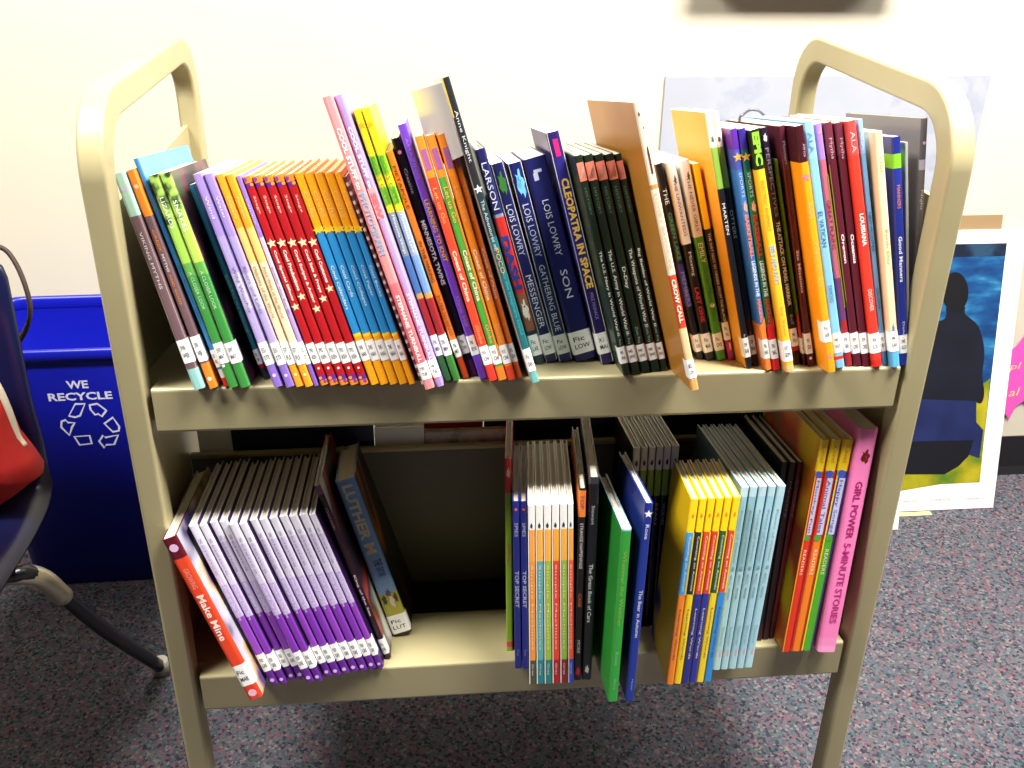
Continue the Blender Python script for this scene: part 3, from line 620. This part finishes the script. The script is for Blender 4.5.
b(LOW, 'hardcover_book', 'thin red and lime book, first one right of the gap on the lower shelf', (510, 651), (508.5, 459), 7.5, [(.17, 'd2242c'), (.95, '8ab02c'), (.98, 'd8485c'), (1, '8ab02c')], .17,
  [('ANIMALS', .42, .54, 'd8485c', .4)], [('blob', 0, .04, .1, 'f4d8a0', .6)], None, hard=True, yaw=-6)
for i, (xb, xt) in enumerate([(518, 515.5), (526, 524)]):
    b(LOW, 'hardcover_book', ['navy blue thin book, left one of two beside the white-topped set', 'navy blue thin book, touching the white-topped set'][i], (xb, 669), (xt, 502), 7.6, [(1, '222a84')], .18,
      [('SPIES', .12, .2, 'c8cce8', .5), ('TOP SECRET', .4, .62, 'c0c8ec', .6, 0, .02), ('Fox', .88, .92, '8a90c8', .4)], [('dot', 0, .03, .06, 'e8704a', .4)], None, left='12141f', right='12141f', hard=True, yaw=-6)
cols = [('f0a24a', 'e8923a', '4a4c3a'), ('f0b04a', '5fa4a8', '1c7c86'), ('f0b04a', '9ab83a', '1f7a74'), ('f0a83a', 'e0402c', 'a81c24'), ('f0b04a', '8fb040', '7c1c20'), ('f0a84a', 'ea5038', '2a44b0')]
o6 = ['first', 'second', 'third', 'fourth', 'fifth', 'sixth']
for i in range(6):
    a_, c_, e_ = cols[i]
    b(LOW, 'hardcover_book', 'white-topped thin book with %s body, %s of the six from the left' % (['orange', 'teal', 'lime', 'red', 'olive-green', 'coral'][i], o6[i]), (532.5 + i * 7.9, 684.5 - .3 * i), (531 + i * 8.1, 506 - .3 * i), 8.0,
      [(.13, 'f1f0ee'), (.3, a_), (.86, c_), (1, e_)], .19, [('Simple Machines', .32, .8, 'f6e6c8', .32), ('Gray', .88, .95, 'd8d8d8', .35)], [('blob', 0, .09, .125, '2c2c2e', .45), ('rect', -.44, .13, 1.0, 'f1f0ee', .12)], None, left='e8e6e4', right='d8d6d4', hard=True, yaw=-6, group='white-topped science books on the lower shelf')
b(LOW, 'hardcover_book', 'black book with an orange patch at the top and red foot mark', (576.5, 680.5), (581.5, 489), 9.2, [(.01, '1c1214'), (.14, 'f0842a'), (1, '1c1012')], .19,
  [('TOP', .03, .1, '9a3a7a', .6), ('STRANGE HAPPENINGS', .17, .4, 'd8ccd0', .5), ('CASE', .53, .6, 'e8703a', .5), ('MORE', .78, .85, 'd8ccd0', .5)], [('blob', 0, .92, .98, 'c82434', .8)], None, hard=True, yaw=-6)
b(LOW, 'hardcover_book', 'black book with white lettering left of the bright green book', (586.5, 680), (594.5, 478), 10, [(.03, '3a383c'), (1, '141318')], .2,
  [('Stewart', .13, .22, 'b8b8bc', .35), ('The Great Book of Cars', .41, .7, 'd8d8dc', .42, 0, .01)], [('blob', 0, .92, .97, 'b8b8bc', .5)], None, hard=True, yaw=-6)
GRN = noise_mat([(.4, '2c8a34'), (.6, '339a3c'), (.72, '1e6a2a')], 8, .3, 1)
b(LOW, 'picture_book', 'bright green book pulled far forward with a pale blue top edge', (613, 702), (627, 530), 10, [(.01, '9ab8d0'), (1, '2f9338')], .15,
  [('Whatever the Weather', .12, .55, '8cb83a', .4), ('Rosie', .7, .78, '7cc088', .35), ('Story', .86, .93, '7cc088', .35)], (), None, left=GRN, right=GRN, hard=True, yaw=0.5)
NPIC = noise_mat([(.4, '1c2c78'), (.5, '223488'), (.6, '2a3c90'), (.66, 'c8c23a'), (.72, 'e6eef2')], 7, .3, 1, seed=1)
b(LOW, 'picture_book', 'navy blue book pulled far forward with white page edges showing, right of the green one', (630, 702), (649.5, 504), 8, [(1, '1d2f86')], .145,
  [('Rose', .1, .17, 'd4dcec', .5), ('The Bear in Autumn', .42, .66, 'c4cce0', .5, 0, .01), ('Harper', .88, .94, '8aa0d0', .4)], [('star', 0, .03, .07, 'e8ecf4')], None, left=NPIC, right='1d2f86', hard=True, yaw=1)
for i in range(6):
    b(LOW, 'hardcover_book', 'black book with white and lime top pushed back in shadow, %s of the six' % o6[i], (627 + i * 6.9, 628 - .4 * i), (637.5 + i * 7.7, 448.5 - .4 * i), 7.6,
      [(.12, 'e6e5e2'), (.26, '8aae3c'), (1, '15151a')], .125, [('WOLVES BEARS'.split()[i % 2], .3, .42, 'c0c0c4', .4)], [('blob', 0, .06, .1, '2c2c2e', .5)], None, left='15161a', right='15161a', hard=True, row=1, group='lime and black nature books on the lower shelf')
YP = noise_mat([(.35, 'f2c81c'), (.6, 'f0c018'), (.68, '3a3a78')], 9, .35, 1, seed=8)
mid = ['4aa0dc', '2a2c30', 'e04a2c', 'd8402c', '2a5a3a', 'd84a34']; bot_ = ['f0862a', 'f0d020', '263088', '2a3494', 'e8cc28', '2f86d4']
for i in range(6):
    b(LOW, 'hardcover_book', 'bright yellow thin book with %s title strip, %s of the yellow six' % (['sky-blue', 'black', 'orange-red', 'red', 'dark green', 'scarlet'][i], o6[i]), (670 + i * 7.5, 685 - .6 * i), (695.3 + i * 8.4, 500 - .4 * i), 8.2,
      [(.17, 'f6d51c'), (.5, mid[i]), (.53, '2c3a98' if i in (2, 3) else bot_[i]), (.96, bot_[i]), (1, bot_[i])], .112, [('Counting on Animals', .19, .48, 'f2ecd0', .4), ('Learning Words', .58, .86, 'f6e6a0' if i in (2, 3) else '5a3a5a', .4)], [('blob', 0, .07, .1, 'e08a2a', .4), ('rect', .42, .17, .5, 'f3d11c', .16)], None, left=YP, right='eec41a', hard=True, yaw=-3.5, group='yellow early-reader books on the lower shelf')
for i in range(5):
    b(LOW, 'hardcover_book', 'pale blue thin book, %s of five right of the yellow stack' % ordn[i], (716.5 + i * 7.9, 670.5 - .6 * i), (745.5 + i * 9.1, 488 - .3 * i), [8, 8, 9.0, 8.5, 9][i],
      [(.05, 'b4d6e2'), (.45, ['8fc0d4', '86b4c4', 'a0ccdc', '9ac8da', 'a8d2e0'][i]), (.6, 'a6cfdc'), (.9, 'a4d0e0'), (1, 'b0d8e4')], .2, [('Poems of Winter', .12, .4, '8a98a8', .3), ('Ice', .42, .6, '7aa0b4', .4), ('Snow', .75, .86, '88b0c4', .4)], [('blob', .1, .88, .93, 'd8a8b8', .4)], None, left='7c9aa8', right='8cb0be', hard=True, group='pale blue thin books on the lower shelf')
for i in range(3):
    b(LOW, 'hardcover_book', ['black thin book pushed back in shadow right of the pale blue five', 'dark brown thin book pushed back in shadow, middle of three', 'dark maroon thin book pushed back beside the bright striped three'][i], (759 + i * 6.5, 641 - i), (785 + i * 8.4, 463), 7,
      [(.9, ['1c161a', '2a1618', '5c161e'][i]), (1, '3a1418')], .17, [('Mystery', .1, .3, '8a7c80', .4)], (), None, hard=True)
for i, (xb, xt, c_) in enumerate([(785, 824.5, 'e2341e'), (795.5, 837, 'f0801e'), (806, 849, '4ea82c')]):
    b(LOW, 'hardcover_book', ['yellow-topped book with red lower spine, left one of the bright bead-striped three', 'yellow-topped book with orange lower spine, middle of the bright bead-striped three', 'yellow-topped book with green lower spine, beside the pink book'][i], (xb, 652.5 - .6 * i), (xt, 440.5), 12,
      [(.14, 'f2cc1c'), (.45, ['d03a2c', 'e04a34', '5a3a90'][i]), (1, c_)], .2, [('Level', .03, .1, 'd89a1c', .4), (['Monkey Fun', 'Animal Tales', 'Happy Songs'][i], .18, .42, '3a4aa0', .4), ('READERS', .5, .62, 'fbe6c0', .35)],
      [('dot', -.1, .135, .17, '3a5ac0', .8), ('rect', .08, .17, .43, ['c9c2dc', 'c9c6e4', 'c4c8e8'][i], .55), ('dot', -.05, .43, .46, '4aa03a', .7), ('rect', -.43, .14, 1.0, ['e8a01c', 'c82a24', 'e8c81c'][i], .14), ('rect', .45, .14, 1.0, ['b81c20', 'b81c20', '3a2a88'][i], .1)], None, left=noise_mat([(.4, 'e6b81a'), (.55, 'd03a24'), (.7, '2a7a3a')], 10, .35, 1, seed=6), hard=True, group=None)
b(LOW, 'hardcover_book', 'pink storybook titled GIRL POWER 5-MINUTE STORIES at the right end of the lower shelf', (826.5, 653), (869.5, 430), 19.5, [(.93, 'ef7fb8'), (.97, 'f08cc0'), (1, 'f49ccc')], .21,
  [('GIRL POWER', .22, .47, 'a81c6a', .42, 0, .02), ('5-MINUTE STORIES', .49, .86, 'b83080', .42, 0, .02)], [('blob', .05, .08, .15, '6a1c1c', .55), ('blob', .02, .1, .14, 'd8503a', .3)], None, left='d8649c', right='e878b0', hard=True)
for sh in (TOP, LOW):
    bs = [x for x in BOOKS if x['shelf'] is sh]
    for r_ in (0, 1): pack([x for x in bs if x['row'] == r_])
    for x in bs: build_book(x)

# ------------------------------------------------------------------ books standing on the far side of the lower shelf, face towards the camera
def facing(name, label, px0, px1, top_py, cover, y=0.2125, t=0.012, hard=True):
    a = hit(px0, top_py, (0, y, 0), (0, 1, 0)); c = hit(px1, top_py, (0, y, 0), (0, 1, 0))
    w, z0 = c.x - a.x, Z2 - (D / 2 - abs(D / 2 - y)) * math.tan(A2) + 0.003
    h = a.z - z0
    root = empty(name, (a.x + w / 2, y, z0), label, 'book', 'books on the far side of the lower shelf')
    bm = bmesh.new(); k = 0.002
    for y0, y1 in ((0, k), (t - k, t)): box(bm, (-w / 2, y0, 0), (w / 2, y1, h))
    box(bm, (-w / 2, k, 0), (-w / 2 + k, t - k, h))
    link('cover', bm, cover, root)
    bm = bmesh.new(); box(bm, (-w / 2 + k, k, .003), (w / 2 - .003, t - k, h - .003)); link('page_block', bm, PAGE, root)
SCENE1 = noise_mat([(.35, 'a89c9c'), (.5, 'd6c8c2'), (.62, '7c6f72'), (.7, 'e8ddd4')], 22, .4, 3)
facing('picture_book', 'dark navy book behind the thirteen purple books, top edge showing above the divider', 230, 373, 424, mat('161a36', .4))
facing('picture_book', 'plain white book face-on behind the lower divider, left of the patterned one', 374, 424, 428, mat('f4f3f1', .5))
facing('picture_book', 'grey-pink patterned book face-on behind the lower divider, beside the plain white one', 425, 512, 433, SCENE1)
facing('picture_book', 'red book showing just above the patterned book behind the lower divider', 412, 483, 422, mat('a8202c', .4), y=0.2275)
facing('picture_book', 'white card-like book tucked at the far left behind the lower shelf', 196, 229, 426, mat('efeef0', .5))
facing('picture_book', 'dark book behind the white-topped books on the lower shelf', 484, 622, 420, mat('1c181c', .4), y=0.2275)
facing('picture_book', 'dark blue book behind the pale blue thin books', 624, 742, 412, mat('14182c', .4))
facing('picture_book', 'black book behind the bead-striped books at the right end', 744, 834, 405, mat('141216', .4))

# ------------------------------------------------------------------ recycling bin
BINM = mat('1018a4', 0.35)
BX = Matrix.Translation((-0.715, 0.845, 0)) @ Matrix.Rotation(R(1.2), 4, 'Z')
bin_ = empty('recycling_bin', BX, 'blue plastic recycling bin with white lettering standing by the wall', 'bin')
def rrect(bm, z, hw, hd, rad=0.035, n=5):
    out = []
    for cx, cy, a0 in ((1, 1, 0), (-1, 1, 90), (-1, -1, 180), (1, -1, 270)):
        for k in range(n):
            a = R(a0 + 90 * k / (n - 1))
            out.append(bm.verts.new((cx * (hw - rad) + rad * math.cos(a), cy * (hd - rad) + rad * math.sin(a), z)))
    return out
def loft(bm, rings, close=True):
    for a, c in zip(rings, rings[1:]):
        n = len(a)
        for k in range(n):
            bm.faces.new((a[k], a[(k + 1) % n], c[(k + 1) % n], c[k])).smooth = True
HB, HT = (.222, .121), (.246, .13)
bm = bmesh.new()
rings = [rrect(bm, *r) for r in ((0.0, .214, .113), (.004, HB[0], HB[1]), (.508, HT[0], HT[1]))]
loft(bm, rings); bm.faces.new(rings[0][::-1])
inn = [rrect(bm, *r) for r in ((.508, HT[0] - .004, HT[1] - .004), (.006, HB[0] - .004, HB[1] - .004))]
loft(bm, inn); bm.faces.new(inn[-1])
link('body', bm, BINM, bin_)
bm = bmesh.new()
rr = [rrect(bm, *r) for r in ((.504, .2465, .1305), (.507, .253, .137), (.527, .2545, .1385), (.532, .252, .136), (.532, .248, .132), (.525, .246, .130), (.509, .2445, .1285))]
loft(bm, rr + [rr[0]])
link('rim', bm, BINM, bin_)
BI = BX.inverted()
sl = (HT[1] - HB[1]) / (.508 - .004)
BN = BX.to_3x3() @ Vector((0, -1, -sl)).normalized()
BP = BX @ Vector((0, -HB[1] - .0006, .004))
def onbin(px, py): return BI @ hit(px, py, BP, BN)
bex, bez = Vector((1, 0, 0)), Vector((0, -sl, 1)).normalized()
bm = bmesh.new()
a, c = onbin(67, 389), onbin(89, 389); put_text(bm, 'WE', a, bex, bez, (c - a).x, .0165, 0, .03)
a, c = onbin(49, 401.5), onbin(113, 399.5); put_text(bm, 'RECYCLE', a, bex, bez, (c - a).x, .0165, 0, .03)
link('lettering', bm, mat('c9cbe0', .5), bin_)
bm = bmesh.new()
sym = [[(158, 108), (174, 77), (199, 77), (188, 108), (174, 112)], [(206, 80), (226, 76), (250, 94), (246, 100), (238, 110), (228, 104), (220, 106), (208, 92)],
       [(240, 124), (262, 108), (280, 132), (278, 143), (262, 146)], [(277, 150), (268, 174), (246, 176), (242, 183), (228, 166), (238, 150), (243, 155)],
       [(170, 154), (210, 151), (216, 172), (184, 176)], [(152, 114), (158, 120), (176, 122), (170, 134), (162, 154), (140, 134), (141, 118)]]
for poly in sym:
    P = [onbin(x / 2.325, 370 + y / 2.325) for x, y in poly]
    cen = sum(P, Vector()) / len(P); n = len(P)
    Q = [p + (cen - p).normalized() * .0042 for p in P]
    A = [bm.verts.new(p) for p in P]; Bq = [bm.verts.new(p) for p in Q]
    for k in range(n): bm.faces.new((A[k], A[(k + 1) % n], Bq[(k + 1) % n], Bq[k]))
link('recycling_symbol', bm, mat('c9cbe0', .5), bin_)

# ------------------------------------------------------------------ chair at the left edge
NV = mat('10143a', 0.3)
CX, CY = -0.915, 0.2
chair = empty('school_chair', (CX, CY, 0), 'dark navy plastic school chair cut by the left edge, red bag on its seat', 'chair')
bm = bmesh.new()
prof = smooth_path([(0, -.19, .432), (0, -.15, .447), (0, -.02, .438), (0, .1, .436), (0, .175, .45), (0, .215, .50), (0, .235, .58), (0, .262, .69), (0, .285, .775), (0, .29, .80)], 4)
rows = []
nv = len(prof)
for j, p in enumerate(prof):
    v = j / (nv - 1); row = []
    hw = .205
    if v < .12: hw -= .05 * (1 - v / .12) ** 2
    if v > .86: hw -= .08 * ((v - .86) / .14) ** 2
    if v > .5: hw -= .035 * (v - .5) / .5
    for k in range(17):
        s_ = -1 + k / 8
        e_ = abs(s_) ** 5
        nrm = Vector((0, 0, 1)).lerp(Vector((0, -1, .2)), min(max((v - .42) / .25, 0), 1))
        drop = -.018 * e_ if v < .5 else .02 * e_
        row.append(bm.verts.new(p + Vector((s_ * hw, 0, 0)) + nrm * drop))
    rows.append(row)
for a, c in zip(rows, rows[1:]):
    for k in range(16): bm.faces.new((a[k], a[k + 1], c[k + 1], c[k])).smooth = True
bmesh.ops.recalc_face_normals(bm, faces=bm.faces)
bmesh.ops.solidify(bm, geom=bm.faces[:], thickness=0.007)
for f in bm.faces: f.smooth = True
link('seat_shell', bm, NV, chair)
STEEL = mat('4a4a50', 0.32, 0.85)
def leg(pts, gl):
    bm = bmesh.new(); tube(bm, smooth_path(pts, 5), .0115, 12)
    l = link('leg', bm, STEEL, chair)
    bm = bmesh.new(); e = Vector(gl)
    tube(bm, [e + Vector((0, 0, -.012)), e + Vector((0, 0, .016))], [.015, .0135], 12)
    g = link('foot_glide', bm, mat('d9d4c4', .35), l)
o = Vector((CX, CY, 0))
def L_(p): return Vector(p) - o
leg([L_((-.80, .19, .428)), L_((-.72, .205, .412)), L_((-.690, .225, .392)), L_((-.655, .33, .2)), L_((-.619, .448, .012))], L_((-.619, .448, .013)))
leg([L_((-1.08, .19, .428)), L_((-1.16, .205, .412)), L_((-1.19, .225, .392)), L_((-1.225, .33, .2)), L_((-1.26, .448, .012))], L_((-1.26, .448, .013)))
leg([L_((-.84, .12, .428)), L_((-.80, .10, .412)), L_((-.785, .08, .392)), L_((-.765, -.02, .2)), L_((-.745, -.12, .012))], L_((-.745, -.12, .013)))
leg([L_((-1.04, .12, .428)), L_((-1.08, .10, .412)), L_((-1.095, .08, .392)), L_((-1.115, -.02, .2)), L_((-1.135, -.12, .012))], L_((-1.135, -.12, .013)))
bm = bmesh.new(); pts = [L_((-.735, .204, .415)), L_((-.690, .2245, .3935)), L_((-.677, .262, .326))]
tube(bm, smooth_path(pts, 6), .0145, 14)
tag(link('leg_bracket', bm, mat('d8d0b8', .38, .75), chair), 'bright chrome sleeve at the top of the leg')

# ------------------------------------------------------------------ red bag with a cream edge
bag = empty('tote_bag', (-.90, .31, .452), 'red fabric bag with a cream edge lying on the navy chair seat', 'bag')
bo = Vector((-.90, .31, .452))
bm = bmesh.new()
outl = [hit(x, y, (0, .34, 0), (0, 1, 0)) - bo for x, y in ((43, 473), (30, 483), (0, 506), (-60, 512), (-150, 512), (-205, 480), (-200, 420), (-160, 360), (-90, 335), (-40, 350), (-2, 394), (17, 438))]
n = len(outl)
cen = sum(outl, Vector()) / n
layers = []
for dy, sc in ((-.05, .5), (-.045, .8), (-.02, .96), (.0, 1.0), (.03, .95), (.05, .74), (.055, .5)):
    layers.append([bm.verts.new((cen + (p - cen) * sc).__add__(Vector((0, dy - (cen.y if False else 0), 0)))) for p in outl])
for a, c in zip(layers, layers[1:]):
    for k in range(n): bm.faces.new((a[k], a[(k + 1) % n], c[(k + 1) % n], c[k]))
bm.faces.new(layers[0]); bm.faces.new(layers[-1][::-1])
bmesh.ops.recalc_face_normals(bm, faces=bm.faces)
bmesh.ops.subdivide_edges(bm, edges=bm.edges[:], cuts=1, smooth=0.15, use_grid_fill=True)
for f in bm.faces: f.smooth = True
zmin = min(v.co.z for v in bm.verts)
for v in bm.verts:
    if v.co.z < -.006: v.co.z = -.006
link('body', bm, noise_mat([(.3, 'a31010'), (.7, 'bd1c16')], 14, .8, 3, .3), bag)
bm = bmesh.new()
ed = [hit(x, y, (0, .345, 0), (0, 1, 0)) - bo for x, y in ((-40, 338), (-18, 364), (-3, 386), (8, 410), (17, 436), (24, 446))]
tube(bm, smooth_path(ed, 4), .006, 8, flat=(1, 1))
tag(link('trim', bm, mat('d8cdb8', .8), bag), 'cream edge binding')
bm = bmesh.new()
sp = [hit(x, y, (0, yy, 0), (0, 1, 0)) - bo for x, y, yy in ((-30, 262, .46), (-14, 246, .49), (4, 249, .505), (16, 264, .50), (25, 285, .49), (30, 305, .485), (29, 320, .49), (24, 333, .50), (14, 345, .51), (-6, 350, .515))]
tube(bm, smooth_path(sp, 5), .0075, 8, flat=(1, .5))
tag(link('handle', bm, mat('43302c', .6), bag), 'dark brown strap looped over the chair back')

# ------------------------------------------------------------------ things against the back wall
def wallp(px, py, y=WALL_Y - .002): return hit(px, py, (0, y, 0), (0, 1, 0))
a, c = wallp(665, 78), wallp(985, 73)
bm = bmesh.new(); box(bm, (a.x, WALL_Y - .007, .47), (c.x + .012, WALL_Y - .0005, a.z + .004), .0008)
tag(link('paper_board', bm, noise_mat([(.35, 'a8abb7'), (.5, 'adb0bc'), (.55, 'a0a4b4'), (.6, 'acafbc')], 7, .5, 4)), 'bluish-white board pinned to the wall behind the right end of the cart', 'board')

led = empty('wall_shelf', (.6, WALL_Y, 1.15), 'grey shelf box fixed to the wall, only its underside showing at the top edge', 'wall shelf')
bm = bmesh.new(); box(bm, (-.195, -.075, 0), (.195, -.006, .012), .002); link('tray', bm, mat('6f675e', .5), led)
bm = bmesh.new(); box(bm, (-.195, -.006, 0), (.195, -.0005, .12), .001); link('back_plate', bm, mat('857c72', .5), led)
for x in (-.192, .186):
    bm = bmesh.new(); prism(bm, [(-.075, .012), (-.006, .012), (-.006, .11), (-.03, .11), (-.075, .04)], 0, x, x + .006); link('bracket', bm, mat('6f675e', .5), led)

# the poster and the sheets around it lean on the wall, feet on the carpet
PT, PB = Vector((0, .985, .632)), Vector((0, .847, 0))
pdir = (PT - PB).normalized(); pn = Vector((0, -pdir.z, pdir.y))
xr = hit(993, 508, PB, pn).x
XL = xr - .52
PM = Matrix((Vector((1, 0, 0)), -pn, pdir)).transposed().to_4x4(); PM.translation = Vector((XL, PB.y, .0015))
poster = empty('poster', PM, 'white-bordered poster of a seated person seen from behind, leaning on the wall', 'poster')
PI_ = PM.inverted()
Wp, Hp = .52, (PT - PB).length
bm = bmesh.new(); box(bm, (0, 0, 0), (Wp, .004, Hp), .0006); link('board', bm, mat('f2f1ee', .45), poster)
def pp(px, py, lift): 
    q = PI_ @ hit(px, py, PB, pn); return (q.x, -lift, q.z)
def layer(name, px, lift, m_, xleft=None):
    bm = bmesh.new(); 
    if len(px) < 12:
        q_ = px
    else:
        q_ = [(v.x, v.y) for v in smooth_path([(x, y, 0) for x, y in px + px[:1]], 4)][:-1]
    bm.faces.new([bm.verts.new(pp(x, y, lift)) for x, y in q_]); return link(name, bm, m_, poster)
q0, q1 = PI_ @ hit(1007.5, 243, PB, pn), PI_ @ hit(979, 482, PB, pn)
bm = bmesh.new()
def pq(x0, z0, x1, z1, lift): bm.faces.new([bm.verts.new((x, -lift, z)) for x, z in ((x0, z0), (x1, z0), (x1, z1), (x0, z1))])
pq(.03, q1.z, q1.x, q0.z, .0004)
link('printed_picture', bm, noise_mat([(.3, '0c2c5c'), (.48, '134478'), (.6, '1f6090'), (.72, '4a86a4')], 16, .45, 4, 0, (1, 1, 2.4)), poster)
bm = bmesh.new(); pq(.03, q0.z - .028, q1.x, q0.z, .0007); link('printed_far_shore', bm, noise_mat([(.4, '101a2c'), (.6, '24405a')], 20, .45), poster)
layer('printed_grass', [(845, 500), (850, 440), (930, 428), (962, 400), (990, 378), (979.5, 482), (940, 484)], .0007, noise_mat([(.35, '4a7018'), (.5, '8c8a14'), (.65, 'aa9e1c')], 14, .45, 3))
layer('printed_hair', [(x + 955, y + 292) for x, y in [(13 * math.cos(k * math.pi / 8), 20 * math.sin(k * math.pi / 8)) for k in range(16)]][::-1], .0013, mat('08090f', .5))
layer('printed_torso', [(900, 400), (915, 340), (930, 325), (945, 318), (947, 306), (964, 306), (965, 314), (978, 326), (984, 350), (982, 375), (984, 392), (981, 403), (974, 402), (970, 408), (900, 410)], .001, noise_mat([(.4, '0a0c18'), (.6, '101222')], 8, .5))
layer('printed_trousers', [(880, 440), (895, 398), (976, 401), (976, 422), (983, 430), (979, 458), (962, 452), (940, 472), (880, 474)], .0012, noise_mat([(.4, '0f1742'), (.6, '172250')], 10, .5))
layer('printed_seat_shadow', [(868, 476), (880, 442), (973, 440), (968, 456), (958, 466), (944, 474), (900, 474)], .0014, mat('090a14', .5))
bm = bmesh.new()
for x0, x1, y, s in ((903, 917, 503, 'gallery notes'), (930, 950, 501.5, 'museum store'), (965, 984, 500, 'exhibition')):
    p0, p1 = Vector(pp(x0, y, .0006)), Vector(pp(x1, y, .0006)); put_text(bm, s, p0, (1, 0, 0), (0, 0, 1), (p1 - p0).length, .008)
link('printed_caption', bm, mat('a2a3ac', .6), poster)

def lean_sheet(name, label, cat, x0, x1, yb, h, t, m_, top_y):
    yb_, zt = yb, math.sqrt(max(h * h - (top_y - yb) ** 2, .001))
    d_ = Vector((0, top_y - yb_, zt)).normalized(); n_ = Vector((0, -d_.z, d_.y))
    Mx = Matrix((Vector((1, 0, 0)), -n_, d_)).transposed().to_4x4(); Mx.translation = Vector((x0, yb_, .0012))
    bm = bmesh.new(); box(bm, (0, 0, 0), (x1 - x0, t, h), .0005)
    o_ = link(name, bm, m_); o_.matrix_world = Mx
    tag(o_, label, cat); return o_
tx = wallp(1004, 217, .991).x
lean_sheet('cardboard_sheet', 'tan cardboard sheet leaning behind the poster, its top edge showing', 'cardboard', tx - .16, tx, .868, .674, .003, mat('8f7452', .8), .9955)
yl = hit(932, 514, (0, 0, .002), (0, 0, 1))
bm = bmesh.new(); box(bm, (yl.x - .20, yl.y - .002, .0005), (yl.x, yl.y + .012, .0015)); tag(link('paper_strip', bm, mat('d8d088', .7)), 'pale yellow paper edge on the carpet under the poster', 'paper')
wl = hit(898, 530, (0, 0, .0), (0, 0, 1))
lean_sheet('paper_sheet', 'white sheet leaning beside the cart post, its lower corner showing below the poster', 'paper', wl.x - .24, wl.x, wl.y, .14, .002, mat('eeeeea', .6), wl.y + .035)
star = [wallp(x, y, WALL_Y - .0065) for x, y in ((1024, 337), (1016, 347), (1008, 352), (1009.5, 372), (1005, 392), (1001.5, 409), (1009, 419), (1016, 406), (1024, 401), (1040, 418), (1052, 396), (1075, 392), (1060, 370), (1068, 340), (1046, 346), (1034, 325))]
bm = bmesh.new()
A = [bm.verts.new(p) for p in star]; Bv = [bm.verts.new(p + Vector((0, .0015, 0))) for p in star]
bm.faces.new(A); bm.faces.new(Bv[::-1])
for k in range(len(A)): bm.faces.new((A[k], Bv[k], Bv[(k + 1) % len(A)], A[(k + 1) % len(A)]))
so = empty('paper_cutout', (0, 0, 0), 'bright pink paper cutout with pale yellow letters on the wall right of the poster', 'paper cutout')
link('paper', bm, mat('f05ac0', .6), so)
bm = bmesh.new()
for s, x, y in (('pl', 1009, 372), ('al', 1008, 397)):
    p = wallp(x, y, WALL_Y - .0072); put_text(bm, s, p, Vector((1, 0, .12)), Vector((.12, 0, 1)), .022, .022)
link('lettering', bm, mat('f0d890', .6), so)

# a bent wire standing up behind the books
bm = bmesh.new()
wy = .2
wp = [hit(x, y, (0, wy, 0), (0, 1, 0)) for x, y in ((738, 150), (739, 124), (743, 115), (750, 110), (758, 110.5), (764, 116), (766, 124), (766, 150))]
wz = Z1 - D / 2 * math.tan(A1) + .19
wp = [Vector((wp[0].x, wy + .006, wz))] + wp[1:-1] + [Vector((wp[-1].x, wy + .006, wz))]
tube(bm, smooth_path(wp, 5), .0017, 8)
tag(link('wire_loop', bm, mat('5c5e6a', .4, .6)), 'thin grey wire loop sticking up behind the sports books on the top shelf', 'wire')

# unseen table added beyond the left edge to shade the lower left corner
tb = empty('shade_table', (-1.39, -.33, 0), 'unseen grey-topped table added beyond the left edge to shade the floor there', 'table')
bm = bmesh.new(); box(bm, (-.61, -.57, .715), (.61, .50, .742), .004); link('tabletop', bm, mat('8f8a80', .4), tb)
for x in (-.55, .52):
    for y in (-.51, .0):
        bm = bmesh.new(); tube(bm, [(x, y, .714), (x, y, .02)], .016, 12); l_ = link('leg', bm, mat('2c2c30', .4, .6), tb)
        bm = bmesh.new(); tube(bm, [(x, y, .02), (x, y, .0005)], .02, 12); link('foot_glide', bm, DULLBLACK, l_)
